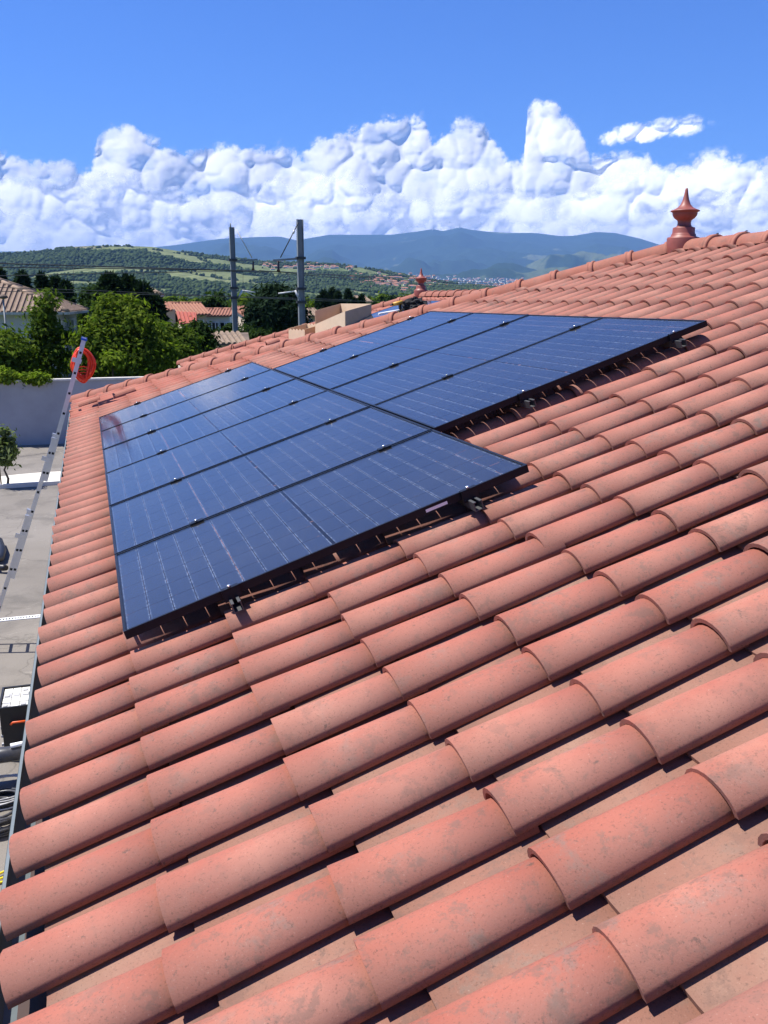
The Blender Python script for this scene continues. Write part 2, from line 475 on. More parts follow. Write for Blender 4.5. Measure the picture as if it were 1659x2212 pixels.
M_CLOUD = cloud_material()
CLOUD_TOP = [(0, 325), (40, 340), (90, 352), (150, 350), (195, 355), (210, 300), (240, 268), (290, 268), (330, 295), (375, 325), (420, 328), (470, 308), (540, 318), (610, 310), (650, 330), (690, 300),
             (740, 285), (790, 264), (840, 252), (915, 250), (935, 300), (962, 290), (985, 262), (1045, 268), (1075, 315), (1105, 355), (1132, 330), (1140, 232), (1155, 214),
             (1200, 214), (1225, 250), (1250, 280), (1275, 345), (1330, 325), (1400, 330), (1430, 365), (1500, 350), (1560, 335), (1610, 372), (1659, 342)]
_ae = [azel(x, y) for x, y in CLOUD_TOP]
_ae = [(-60, 7.0), (-45, 8.2), (-32, 6.5), (-22, 8.6), (-14, 7.2), (-8, 8.2)] + _ae + [(44, 8.0), (52, 7.0), (58, 8.4), (66, 7.0), (80, 8.0), (100, 7.0)]
_ca, _ce = np.array([a for a, e in _ae]), np.array([e for a, e in _ae])
_az_view = np.arange(-8.0, 44.0, 0.05)
CLOUD_AZ = np.concatenate([np.arange(-75, -8, 0.4), _az_view, np.arange(44, 115, 0.4)])


def blur(a, n):
    for _ in range(n):
        for ax in (0, 1):
            b = np.roll(a, 1, ax) + np.roll(a, -1, ax) + 2 * a; a = b / 4
    return a


def cloud_rank(name, D, top, e0, seed, relief, bump, soft, step=0.045, azs=CLOUD_AZ, e1=11.5, body=None, tilt=1.45, soften=4, holes=0.0):
    """one rank of cumulus: a billowing front seen against the sky, kilometres deep, thinning out at its edge"""
    els = np.arange(e0, e1, step); A, E_ = np.meshgrid(azs, els, indexing='ij'); sh = A.shape; A, E_ = A.ravel(), E_.ravel()
    p = np.stack([A, E_, np.full_like(A, seed)], 1)
    w = np.stack([fbm(p * 0.55 + 3.1, 3), fbm(p * 0.55 + 31.7, 3), np.zeros_like(A)], 1)
    q = p + w * 0.55
    b0 = domes(q[:, 0], q[:, 1], 1.9, seed_ := int(seed * 10)); b1 = domes(q[:, 0], q[:, 1], 0.85, seed_ + 3); b2 = domes(q[:, 0], q[:, 1], 0.36, seed_ + 5)
    b3 = domes(q[:, 0] + 0.03 * w[:, 1], q[:, 1], 0.15, seed_ + 9); b4 = fbm(p * 6.0, 4, 0.6)
    d = (top(A) - E_ if body is None else body(A, E_)) + bump * ((b0 - 0.9) * 0.30 + (b1 - 0.42) * 0.75 + (b2 - 0.18) * 0.9 + (b3 - 0.07) * 0.8 + b4 * 0.30)
    dens = np.clip((d + 0.02) / soft, 0, 1); dens = dens * dens * (3 - 2 * dens)
    hole = fbm(np.stack([A * 0.55, E_ * 0.9, np.full_like(A, seed + 50)], 1), 4); dens = dens * (1 - holes * np.clip((hole - 0.05) / 0.25, 0, 1))
    deg = math.radians(1) * D
    bb = puff(q * 0.17 + 23, 1); mod = np.clip(0.5 + 1.1 * fbm(p * 0.5 + 77, 2), 0, 1)
    rel = relief * np.sqrt(np.clip(d, 0, 6) / 6) * 0.8 + 2.2 * bb + 0.9 * b0 + (0.25 + 0.9 * mod) * (0.42 * b1 + 0.28 * b2) + 0.22 * b3 + 0.03 * b4 - tilt * (E_ - e0)      # degrees towards the viewer
    rel = blur(rel.reshape(sh), soften).ravel()
    R = D - rel * deg
    a, e = np.radians(A), np.radians(E_)
    P = np.stack([np.sin(a) * R, np.cos(a) * R, H0 + np.tan(e) * R], 1)
    n0, n1 = sh; idx = np.arange(n0 * n1).reshape(sh)
    F = np.stack([idx[:-1, :-1], idx[1:, :-1], idx[1:, 1:], idx[:-1, 1:]], -1).reshape(-1, 4)
    F = F[dens[F].max(1) > 0]
    use = np.unique(F); mp = np.full(len(P), -1); mp[use] = np.arange(len(use))
    me = mesh_np(name, P[use], mp[F], True)
    me.attributes.new('cover', 'FLOAT', 'POINT').data.foreach_set('value', dens[use].astype(np.float32))
    return link(name, me, M_CLOUD)


def wavy(mid, span, scale, seed):
    return lambda A: mid + span * fbm(np.stack([A * scale, np.full_like(A, seed), np.zeros_like(A)], 1), 2)


tag(cloud_rank('cloud_bank', 40000, lambda A: np.interp(A, _ca, _ce) - 0.05, 2.2, 1.7, 0.9, 0.85, 0.60, soften=4, holes=0.25), kind='stuff')
tag(cloud_rank('cloud_bank', 36500, wavy(6.6, 2.6, 0.17, 4.4), 2.0, 14.2, 0.8, 1.1, 1.2, e1=9.5, tilt=1.05, soften=7, holes=0.8), kind='stuff')
tag(cloud_rank('cloud_bank', 33500, wavy(4.9, 2.0, 0.22, 9.1), 1.5, 37.9, 0.7, 0.9, 1.4, e1=7.5, tilt=0.95, soften=8, holes=0.8), kind='stuff')
wz, we = azel(1405, 284)
wisp = cloud_rank('cloud', 35000, None, 7.0, 3.3, 0.4, 0.75, 0.7, azs=np.arange(wz - 5, wz + 5, 0.05), e1=11.5,
                  body=lambda A, E_: 0.75 - ((A - wz) / 3.2) ** 2 * 0.75 - (((E_ - we) - 0.10 * (A - wz)) / 0.62) ** 2 * 0.75)
tag(wisp, 'small loose white cloud floating apart above the right of the cloud bank', 'cloud')


# ---------------------------------------------------------------- ground, road surfaces
def asphalt():
    m = NT('asphalt'); p = m.pos()
    a = m.noise(p, 0.35, 5, 0.6); f = m.noise(p, 60.0, 3, 0.75); st = m.noise(p, 0.9, 6, 0.65, 0.6)
    c = m.mix(m.ramp(a, [(0.35, 0.0), (0.65, 1.0)]), (0.150, 0.134, 0.114), (0.195, 0.176, 0.152))
    c = m.mix(m.ramp(f, [(0.55, 0.0), (0.72, 0.5)]), c, (0.07, 0.06, 0.055))
    c = m.mix(m.ramp(f, [(0.25, 0.55), (0.40, 0.0)]), c, (0.42, 0.38, 0.33))
    c = m.mix(m.ramp(st, [(0.52, 0.0), (0.66, 0.55)]), c, (0.075, 0.068, 0.060))
    c = m.mix(m.ramp(m.noise(p, 2.6, 7, 0.7, 1.5), [(0.60, 0.0), (0.66, 0.4)]), c, (0.30, 0.275, 0.24))
    crk = m.node('ShaderNodeTexVoronoi', feature='DISTANCE_TO_EDGE'); wv = m.node('ShaderNodeTexNoise'); m.l.new(p, wv.inputs['Vector']); wv.inputs['Scale'].default_value = 0.9; wv.inputs['Detail'].default_value = 6
    wa = m.node('ShaderNodeVectorMath', operation='MULTIPLY_ADD'); m.l.new(wv.outputs['Color'], wa.inputs[0]); wa.inputs[1].default_value = (1.6, 1.6, 0); m.l.new(p, wa.inputs[2]); m.l.new(wa.outputs[0], crk.inputs['Vector']); crk.inputs['Scale'].default_value = 0.22
    c = m.mix(m.ramp(crk.outputs['Distance'], [(0.0, 0.45), (0.004, 0.0)]), c, (0.05, 0.045, 0.04))
    m.col(c).rough(0.9); m.bump(f, 0.5, 0.006); return m.m


def meadow():
    m = NT('valley_fields'); p = m.pos()
    v = m.node('ShaderNodeTexVoronoi'); m.l.new(p, v.inputs['Vector']); v.inputs['Scale'].default_value = 0.006
    sep = m.node('ShaderNodeSeparateColor'); m.l.new(v.outputs['Color'], sep.inputs[0])
    c = m.ramp(sep.outputs[0], [(0.0, (0.030, 0.055, 0.018)), (0.45, (0.045, 0.075, 0.022)), (0.7, (0.09, 0.13, 0.035)), (1.0, (0.14, 0.14, 0.06))])
    c = m.mix(m.ramp(m.noise(p, 0.02, 6, 0.7), [(0.45, 0.0), (0.6, 0.8)]), c, (0.025, 0.042, 0.016))
    m.col(c).rough(0.95); return m.m


GB = 26000.0
g = MB(); g.sheet([(-GB, -GB, -0.02), (GB, -GB, -0.02), (GB, GB, -0.02), (-GB, GB, -0.02)])
structure('ground', g.mesh('ground'), meadow())
g = MB(); g.box((-14, -8, -0.015), (14, 31.75, 0.0)); structure('yard_pavement', g.mesh('yard_pavement'), asphalt())
# pale concrete strip with a curved far edge, and its kerb
k0, k1 = on_z(0, 1056, 0), on_z(120, 1048, 0)
kd = (k1 - k0) / (k1[0] - k0[0])
kl = k0 + kd * (-9 - k0[0]); kr = k0 + kd * (6 - k0[0])
g = MB(); bw = []
for i in range(25):
    x = -9 + 15 * i / 24; y0 = (k0 + kd * (x - k0[0]))[1] + 0.12
    w = 1.35 + 0.55 * math.sin((x + 3.3) * 0.8)
    bw.append((x, y0, y0 + w))
for (xa, a0, a1), (xb, b0, b1) in zip(bw, bw[1:]): g.add([(xa, a0, 0.004), (xb, b0, 0.004), (xb, b1, 0.004), (xa, a1, 0.004)], [(0, 1, 2, 3)])
structure('concrete_path', g.mesh('concrete_path'), plain('pale_concrete', (0.56, 0.53, 0.46), 0.9, 0, 0.12, 1.5, 0.2))
g = MB(); g.prism([kl, kr, kr + (0, 0.11, 0), kl + (0, 0.11, 0)], (0, 0, 0.10))
structure('kerb', g.mesh('kerb'), plain('kerb_stone', (0.62, 0.60, 0.55), 0.85, 0, 0.08, 4.0))
# slotted drain across the yard
dr = thing('drain_channel', (-1.3, 13.95, 0), 'white slotted drain channel crossing the grey asphalt yard', 'drain')
g = MB()
for y in (13.885, 13.985): g.box((-4.2, y, 0.0), (-0.2, y + 0.028, 0.014))
part('rail', g, M_WHITE, dr)
g = MB(); g.box((-4.2, 13.913, -0.01), (-0.2, 13.985, 0.004)); part('trough', g, M_HOLE, dr)
gm = None
for i in range(100):
    x = -4.2 + 0.04 * i
    if gm is None:
        b = MB(); b.box((0, 13.913, 0.004), (0.02, 13.985, 0.012)); gm = b.mesh('crossbar', (0, 13.95, 0))
    o = link('crossbar', gm, M_WHITE, dr); o.location = (x + 1.3, 0, 0)

# yard wall
wl = thing('boundary_wall', (-3, 31.8, 0), 'grey rendered boundary wall with pale coping behind the yard', 'wall')
g = MB(); g.box((-13, 31.72, -0.2), (13, 31.92, 2.06)); part('wall_panel', g, plain('grey_render', (0.34, 0.34, 0.355), 0.92, 0, 0.10, 1.3, 0.15), wl)
g = MB(); g.box((-13, 31.67, 2.063), (13, 31.97, 2.125)); part('coping', g, plain('coping_concrete', (0.55, 0.53, 0.48), 0.9), wl)


# ---------------------------------------------------------------- the tiled house
TP, TC = 0.2515, 0.385            # column pitch along the eave, course exposure up the slope
V_EAVE, V_RIDGE, U_APEX = -0.40, 5.94, 4.66
HIP_K = 1.03


def v_hip(u): return V_RIDGE if u <= U_APEX else V_RIDGE - (u - U_APEX) / HIP_K


def RF(v, u, w=0.0, o=None): return (ROOF_O if o is None else o) + V * v + U * u + N * w


def frame_matrix(o, ex, ey, ez):
    return Matrix(((ex[0], ey[0], ez[0], o[0]), (ex[1], ey[1], ez[1], o[1]), (ex[2], ey[2], ez[2], o[2]), (0, 0, 0, 1)))


def cover_tile_arrays(seg=10, L=0.46, r0=0.090, r1=0.075, h0=0.071, h1=0.062, t=0.013):
    v, f = [], []
    rings = [(0.0, r0, h0, 0.0), (L, r1, h1, -0.019)]
    for x, r, h, z in rings:
        for inner in (0, 1):
            for k in range(seg + 1):
                a = PI * (0.03 + 0.94 * k / seg)
                rr, hh = (r, h) if not inner else (r - t, h - t)
                v.append((x, -rr * math.cos(a), z - h + hh * math.sin(a)))
    n = seg + 1
    o0, i0, o1, i1 = 0, n, 2 * n, 3 * n
    for k in range(seg):
        f.append((o0 + k, o1 + k, o1 + k + 1, o0 + k + 1))
        f.append((i0 + k, i0 + k + 1, i1 + k + 1, i1 + k))
        f.append((o0 + k, o0 + k + 1, i0 + k + 1, i0 + k))
        f.append((o1 + k, i1 + k, i1 + k + 1, o1 + k + 1))
    f.append((o0, i0, i1, o1)); f.append((o0 + seg, o1 + seg, i1 + seg, i0 + seg))
    return np.array(v), np.array(f)


def pan_tile_arrays(seg=8, L=0.46, w=0.118, d=0.028, zb=-0.083, t=0.016):
    v, f = [], []
    for x, wi, z in ((0.0, w * 0.93, 0.0), (L, w, -0.014)):
        for low in (0, 1):
            for k in range(seg + 1):
                s = -1 + 2 * k / seg
                v.append((x, s * wi, z + zb + d * abs(s) ** 2.2 - low * t))
    n = seg + 1
    for k in range(seg):
        f.append((k, k + 1, 2 * n + k + 1, 2 * n + k)[::-1]); f.append((n + k, 3 * n + k, 3 * n + k + 1, n + k + 1)[::-1])
        f.append((k, n + k, n + k + 1, k + 1)[::-1]); f.append((2 * n + k, 2 * n + k + 1, 3 * n + k + 1, 3 * n + k)[::-1])
    return np.array(v), np.array(f)


def fix_smooth(me, seg):
    sm = np.zeros(len(me.polygons), bool)
    sm[[i for i in range(seg * 4) if i % 4 < 2]] = True
    me.polygons.foreach_set('use_smooth', sm); return me


COV_V, COV_F = cover_tile_arrays(); PAN_V, PAN_F = pan_tile_arrays()
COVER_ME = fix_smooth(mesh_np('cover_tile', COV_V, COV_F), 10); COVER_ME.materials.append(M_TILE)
PAN_ME = fix_smooth(mesh_np('pan_tile', PAN_V, PAN_F), 8); PAN_ME.materials.append(M_PAN)


def screen(p):
    q = AX.T @ (np.asarray(p) - EYE)
    if q[2] < 0.1: return None
    return 829.5 + F_PX * q[0] / q[2], 1106 + F_PX * q[1] / q[2], q[2]


def tile_field(roof, org, u_lo, u_hi, vh, v_lo_fn, skip, limit, jit=1.0, u_phase=0.008):
    """lays cover and pan tiles course by course: the largest in view singly, the others joined"""
    inv = Matrix.Translation(Vector(-wloc(roof)))
    spots = []
    for k in range(int((u_lo - u_phase) / TP) - 1, int((u_hi - u_phase) / TP) + 2):
        for j in range(-1, 24):
            for kind in ('cover_tile', 'pan_tile'):
                u = u_phase + k * TP + (TP / 2 if kind == 'pan_tile' else 0)
                v = -0.400 + j * TC + (0.075 if kind == 'pan_tile' else 0)
                if u < u_lo or u > u_hi or v < V_EAVE - 0.02: continue
                top = vh(u) - (0.05 if kind == 'cover_tile' else 0.0)
                if v + 0.09 > top or v < v_lo_fn(u): continue
                L = min(0.46, top - v + 0.02)
                p = RF(v + L / 2, u, 0, org); s = screen(p)
                seen = s is not None and -60 < s[0] < 1720 and -40 < s[1] < 2300 and not skip(v + L / 2, u)
                spots.append((kind, u, v, L, (1.0 / s[2] if seen else -1.0 / (np.linalg.norm(p - EYE) + 1))))
    joined = {'cover_tile': ([], []), 'pan_tile': ([], [])}
    for kind, me, AV, AF in (('cover_tile', COVER_ME, COV_V, COV_F), ('pan_tile', PAN_ME, PAN_V, PAN_F)):
        sel = sorted([q for q in spots if q[0] == kind], key=lambda q: -q[4])
        for n, (_, u, v, L, sc) in enumerate(sel):
            a, b, c = (random.gauss(0, 0.010) * jit, random.gauss(0, 0.005) * jit, random.gauss(0, 0.024) * jit)
            du, dv, dw = random.gauss(0, 0.0035) * jit, random.gauss(0, 0.008) * jit, abs(random.gauss(0, 0.002)) * jit
            ex = V + U * a + N * b; ex /= np.linalg.norm(ex)
            ey = U - V * a + N * c; ey -= ex * (ey @ ex); ey /= np.linalg.norm(ey)
            ez = np.cross(ex, ey); o = RF(v + dv, u + du, dw, org)
            if n < limit and sc > 0:
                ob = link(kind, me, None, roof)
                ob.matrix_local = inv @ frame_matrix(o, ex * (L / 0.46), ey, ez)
            else:
                q = AV * np.array([L / 0.46, 1, 1])
                joined[kind][0].append(o + q[:, :1] * ex + q[:, 1:2] * ey + q[:, 2:] * ez); joined[kind][1].append(AF + len(AV) * (len(joined[kind][0]) - 1))
    for kind, mat in (('cover_tile', M_TILE), ('pan_tile', M_PAN)):
        if joined[kind][0]:
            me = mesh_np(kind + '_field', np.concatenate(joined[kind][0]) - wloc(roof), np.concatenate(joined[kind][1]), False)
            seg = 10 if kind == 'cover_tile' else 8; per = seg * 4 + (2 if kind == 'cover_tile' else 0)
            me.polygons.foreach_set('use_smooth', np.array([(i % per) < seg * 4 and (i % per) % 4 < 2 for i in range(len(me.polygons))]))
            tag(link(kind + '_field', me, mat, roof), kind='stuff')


def ridge_tile_mesh():
    m = MB(); seg = 12
    prof = [(0.0, 0.108), (0.352, 0.116), (0.354, 0.129), (0.372, 0.131), (0.378, 0.124), (0.398, 0.124), (0.404, 0.132), (0.424, 0.130), (0.426, 0.112)]
    rows = []
    for x, r in prof:
        rows.append([(x, -r * math.cos(PI * (k / seg)), r * 0.95 * math.sin(PI * k / seg)) for k in range(seg + 1)])
    base = 0
    pts = [p for q in rows for p in q]; f = []
    n = seg + 1
    for i in range(len(rows) - 1):
        for k in range(seg): f.append([i * n + k, (i + 1) * n + k, (i + 1) * n + k + 1, i * n + k + 1])
    m.add(pts, f, True)
    # underside and ends: an inner shell so that the tile has thickness
    inn = [(x, -(r - 0.016) * math.cos(PI * k / seg), (r * 0.95 - 0.016) * math.sin(PI * k / seg)) for x, r in ((0.0, 0.108), (0.426, 0.116)) for k in range(n)]
    o = len(m.v); m.add(inn, [[k, k + 1, n + k + 1, n + k] for k in range(seg)], True)
    last = (len(rows) - 1) * n
    for k in range(seg):
        m.f.append([k, k + 1, o + k + 1, o + k]); m.sm.append(False)
        m.f.append([last + k + 1, last + k, o + n + k, o + n + k + 1]); m.sm.append(False)
    me = m.mesh('ridge_tile'); me.materials.append(M_RIDGE); return me


RIDGE_ME = ridge_tile_mesh()
_c = MB(); _c.bar((0, 0, 0), (0.022, 0, 0.010), 0.012, 0.003); _c.bar((0.022, 0, 0.010), (0.03, 0, 0.002), 0.012, 0.003)
CLIP_ME = _c.mesh('ridge_clip'); CLIP_ME.materials.append(M_INSUL)
_t = MB()
_pp = [(0.11 * (0.75 + 0.4 * random.random()) * math.cos(a), 0.085 * (0.7 + 0.5 * random.random()) * math.sin(a), 0) for a in np.linspace(0, 2 * PI, 9)[:-1]]
_t.add([(x, y, -0.05) for x, y, z in _pp] + [(x * 0.6, y * 0.6, 0.006 + 0.012 * random.random()) for x, y, z in _pp] + [(0, 0, 0.02)],
       [[i, (i + 1) % 8, 8 + (i + 1) % 8, 8 + i] for i in range(8)] + [[8 + i, 8 + (i + 1) % 8, 16] for i in range(8)])
MORTAR_ME = _t.mesh('mortar_bed'); MORTAR_ME.materials.append(M_RED)


def ridge_row(roof, p, q, pitch=0.405, clip=True):
    p, q = np.asarray(p, float), np.asarray(q, float)
    d = q - p; L = np.linalg.norm(d); d /= L; n = max(1, round(L / pitch)); step = L / n
    ey = np.cross((0, 0, 1), d); ey /= np.linalg.norm(ey); ez = np.cross(d, ey)
    inv = Matrix.Translation(Vector(-wloc(roof)))
    for i in range(n):
        o = p + d * step * i + ez * random.gauss(0, 0.003)
        e2 = d + ey * random.gauss(0, 0.006) + ez * random.gauss(0, 0.004); e2 /= np.linalg.norm(e2)
        y2 = np.cross(ez, e2); y2 /= np.linalg.norm(y2)
        ob = link('ridge_tile', RIDGE_ME, None, roof); ob.matrix_local = inv @ frame_matrix(o, e2 * step / 0.405, y2, np.cross(e2, y2))
        if clip:
            ob = link('ridge_clip', CLIP_ME, None, roof); ob.matrix_local = inv @ frame_matrix(o + d * step + ez * 0.124, d, ey, ez)


FIN = [(0.002, 0.612), (0.010, 0.612), (0.014, 0.600), (0.020, 0.56), (0.032, 0.50), (0.050, 0.455), (0.078, 0.425), (0.110, 0.408), (0.142, 0.398), (0.148, 0.392), (0.147, 0.385), (0.126, 0.383),
       (0.126, 0.365), (0.121, 0.345), (0.105, 0.322), (0.080, 0.305), (0.070, 0.295), (0.067, 0.275), (0.070, 0.255), (0.080, 0.236), (0.110, 0.228), (0.113, 0.222), (0.114, 0.178), (0.120, 0.165), (0.126, 0.158),
       (0.128, 0.14), (0.162, 0.13), (0.165, 0.12), (0.165, 0.0), (0.15, -0.08)]


def finial(house, base):
    m = MB(); m.lathe([(r * 0.95, z * 0.97) for r, z in FIN[::-1]], 32, (0, 0, 0)); me = m.mesh('finial')
    o = link('finial', me, M_FINIAL, house); o.location = tuple(np.asarray(base) - wloc(house))
    return o


house = thing('tiled_house', (2.6, 6.0, 0), 'house under the large terracotta roof carrying the ten near solar panels', 'house')
eaveL = RF(V_EAVE, 0, -0.13)
apex = RF(V_RIDGE, U_APEX, -0.13); ridge_n = RF(V_RIDGE, -6.5, -0.13)
ch = RF(V_EAVE, U_APEX + (V_RIDGE - V_EAVE) * HIP_K, -0.13); cn = RF(V_EAVE, -6.5, -0.13)
xr = 2 * apex[0] - ch[0]; ch2 = np.array([xr, ch[1], ch[2]]); cn2 = np.array([xr, cn[1], cn[2]])
g = MB()
dz = np.array([0, 0, -0.10])
for poly in ([cn, ch, apex, ridge_n], [ch, ch2, apex], [ch2, cn2, ridge_n, apex]): g.prism(poly, dz)
roof = part('roof', g, M_DECK, house)
# plain tiled sheets on the two slopes turned away
g = MB(); up = np.array([0, 0, 0.07]); g.prism([ch + up, ch2 + up, apex + up], (0, 0, 0.03)); g.prism([ch2 + up, cn2 + up, ridge_n + up, apex + up], (0, 0, 0.03))
part('far_slope', g, M_RIDGE, roof)
g = MB(); g.box((0.12, cn[1] + 0.1, 0), (xr - 0.5, ch[1] - 0.5, ch[2] - 0.105)); part('wall', g, M_RENDER, house)


def under_panels(v, u): return (0.1 < v < 1.7 and 0.15 < u < 6.8) or (1.75 < v < 3.5 and 1.25 < u < 5.7)


tile_field(roof, ROOF_O, -5.2, 11.6, v_hip, lambda u: -9, under_panels, 300)
ax_hip = RF(V_EAVE + 0.02, U_APEX + (V_RIDGE - V_EAVE - 0.02) * HIP_K, -0.062), RF(V_RIDGE, U_APEX, -0.062)
dh = ax_hip[1] - ax_hip[0]; dh /= np.linalg.norm(dh)
ridge_row(roof, ax_hip[0], ax_hip[1] - dh * 0.10, clip=False)
ridge_row(roof, RF(V_RIDGE, U_APEX - 0.10, -0.06), RF(V_RIDGE, -4.8, -0.06))
inv = Matrix.Translation(Vector(-wloc(roof)))
for k in range(-18, 26):
    u = 0.008 + TP / 2 + k * TP
    vv = v_hip(u) - 0.17
    if vv < -0.3 or u < -4.5: continue
    ob = link('mortar_bed', MORTAR_ME, None, roof); r = 0.9 + 0.25 * random.random()
    ob.matrix_local = inv @ frame_matrix(RF(vv + 0.02, u, -0.065), V * r, U * r, N)
apex_top = RF(V_RIDGE, U_APEX, 0.0) + np.array([0, 0, 0.0])
fn = finial(house, apex_top + np.array([0.0, -0.02, -0.06])); fn['label'] = 'brown terracotta finial with a flared cap'
# gutter below the eave and the fascia behind it
g = MB(); seg = 10
for (va, ua), (vb, ub) in (((-0.43, -5.2), (-0.43, ch[1] - PANEL_O[1] - 0.1)),):
    c0, c1 = np.array([-0.262, PANEL_O[1] + ua, H0 - 1.60]), np.array([-0.262, PANEL_O[1] + ub, H0 - 1.60])
    prof = [(-0.075, 0.0), (-0.075, -0.005), (-0.072, 0.008), (-0.062, 0.010), (-0.062, -0.03), (-0.045, -0.065), (0.0, -0.08), (0.045, -0.065), (0.065, -0.02), (0.065, 0.02), (0.060, 0.02),
            (0.060, -0.02), (0.042, -0.060), (0.0, -0.074), (-0.042, -0.060), (-0.058, -0.03), (-0.066, -0.01)]
    pts = [c + np.array([a, 0, b]) for c in (c0, c1) for a, b in prof]; n = len(prof)
    g.add(pts, [[i, (i + 1) % n, n + (i + 1) % n, n + i] for i in range(n)], False)
part('gutter', g, M_ZINC, house)


# ---------------------------------------------------------------- solar arrays
PL, PW, PT = 1.79, 1.140, 0.035
PSL, PSW = 1.8042, 1.154


def panel_proto(cells):
    root = bpy.data.objects.new('solar_panel', None); C.objects.link(root)
    z1, z0 = 0.0, -PT; w = 0.011
    m = MB()
    m.box((0, 0, z0), (PL, w, z1)); m.box((0, PW - w, z0), (PL, PW, z1)); m.box((0, w, z0), (w, PW - w, z1)); m.box((PL - w, w, z0), (PL, PW - w, z1))
    link('frame', m.mesh('frame'), M_FRAME, root)
    m = MB(); m.sheet([(w, w, -0.003), (PL - w, w, -0.003), (PL - w, PW - w, -0.003), (w, PW - w, -0.003)]); link('glass', m.mesh('glass'), M_GLASS, root)
    cx = lambda i: 0.0115 + 0.004 + i * 0.0973 + (0.012 if i >= 9 else 0)
    cy = lambda j: 0.0165 + j * 0.1836
    if cells == 'single':
        m = MB(); m.box((0, 0, 0), (0.0940, 0.1796, 0.0006)); me = m.mesh('cell'); me.materials.append(M_CELL)
        for i in range(18):
            for j in range(6):
                o = link('cell', me, None, root); o.location = (cx(i), cy(j), -0.0085)
    else:
        m = MB()
        for i in range(18):
            for j in range(6): m.box((cx(i), cy(j), -0.0085), (cx(i) + 0.0940, cy(j) + 0.1796, -0.0079))
        tag(link('cell_grid', m.mesh('cell_grid'), M_CELLS, root), kind='stuff')
    return root


def copy_tree(o, parent=None):
    c = o.copy(); C.objects.link(c); c.parent = parent
    for ch_ in o.children: copy_tree(ch_, c)
    return c


P_SINGLE = panel_proto('single'); P_GRID = panel_proto('joined')
used = {'single': False, 'joined': False}


def place_panel(o, kind, label, group):
    src = P_SINGLE if kind == 'single' else P_GRID
    r = src if not used[kind] else copy_tree(src)
    used[kind] = True
    r.matrix_world = frame_matrix(o, V, U, N); tag(r, label, 'solar panel', group); return r


PAN = [(0, 0, 'single', 'solar panel nearest the camera, alone in its row, its front edge over the tiles'),
       (1, 0, 'single', 'lower solar panel of the second row, next behind the front one'),
       (2, 0, 'single', 'lower solar panel in the third row from the front'),
       (3, 0, 'joined', 'lower solar panel in the fourth row from the front'),
       (4, 0, 'joined', 'lower solar panel in the fifth row, last but one before the ladder'),
       (5, 0, 'joined', 'farthest solar panel of the lower column, close to the roof hip'),
       (1, 1, 'joined', 'upper solar panel with the free front edge reaching farthest right'),
       (2, 1, 'joined', 'upper solar panel second from the right end of the top edge'),
       (3, 1, 'joined', 'upper solar panel third from the right end of the top edge'),
       (4, 1, 'joined', 'upper solar panel farthest from the camera, beside the hip tiles')]
for i, c, kind, lab in PAN:
    place_panel(RF(PSL * c, PSW * i + 0.01, CREST + random.gauss(0, 0.001)), kind, lab, 'solar panels on the near roof')
GAPS = {0.436: (0, 6), 1.50: (0, 6), 2.36: (1, 5), 3.36: (1, 5)}
_b = MB(); _b.lathe([(0.0, 0.010), (0.006, 0.010), (0.008, 0.008), (0.008, 0.0), (0.0, 0.0)], 10)
BOLT_ME = _b.mesh('bolt'); BOLT_ME.materials.append(M_STEEL)
rail_lab = ['mounting rail under the lower panels, nearest the eave', 'mounting rail under the upper half of the lower panels', 'mounting rail under the lower half of the upper panels', 'mounting rail highest on the roof, under the top panel edges']
for (v, (a, b)), lab in zip(GAPS.items(), rail_lab):
    u0, u1 = a * PSW - 0.075, b * PSW + 0.03
    o = RF(v, u0, 0.0); r = thing('mounting_rail', o, lab, 'mounting rail', 'mounting rails of the near array')
    w0, w1 = CREST - PT - 0.042, CREST - PT - 0.002
    q = lambda dv, u, w: RF(v + dv, u, w)
    m = MB(); n_ = 2.5e-3
    prof = [(-0.02, w1), (-0.02, w0), (0.02, w0), (0.02, w1), (0.008, w1), (0.008, w1 - 0.004), (0.016, w1 - 0.004), (0.016, w0 + 0.004), (-0.016, w0 + 0.004), (-0.016, w1 - 0.004), (-0.008, w1 - 0.004), (-0.008, w1)]
    pts = [q(x, u, w) for u in (u0, u1) for x, w in prof]; n = len(prof)
    m.add(pts, [[i, n + i, n + (i + 1) % n, (i + 1) % n] for i in range(n)] + [[0, 1, 2, 3, 4, 5, 6, 7, 8, 9, 10, 11][::-1]])
    part('channel', m, M_RAIL, r)
    for k in range(a, b + 1):
        uu = k * PSW
        mm = MB(); c0 = q(0, uu, CREST + 0.004)
        mm.obox(c0, V * 0.036, U * (0.018 if a < k < b else 0.012), N * 0.003)
        mm.obox(q(0, uu + (0 if a < k < b else (-0.008 if k == a else 0.008)), CREST - 0.022), V * 0.036, U * 0.004, N * 0.024)
        cl = part('clamp', mm, M_FRAME, r)
        bo = link('bolt', BOLT_ME, None, cl); bo.matrix_local = Matrix.Translation(Vector(-wloc(r))) @ frame_matrix(q(0, uu, CREST + 0.007), V, U, N)
    for uu in np.arange(u0 + 0.75, u1 - 0.3, 1.3):     # roof hooks that carry the rail
        mm = MB(); mm.obox(q(-0.03, uu, w0 - 0.006), V * 0.045, U * 0.018, N * 0.004); mm.obox(q(-0.07, uu, w0 - 0.04), V * 0.003, U * 0.018, N * 0.035)
        mm.obox(q(-0.03, uu, w0 - 0.072), V * 0.045, U * 0.018, N * 0.003)
        part('roof_hook', mm, M_ALU, r)
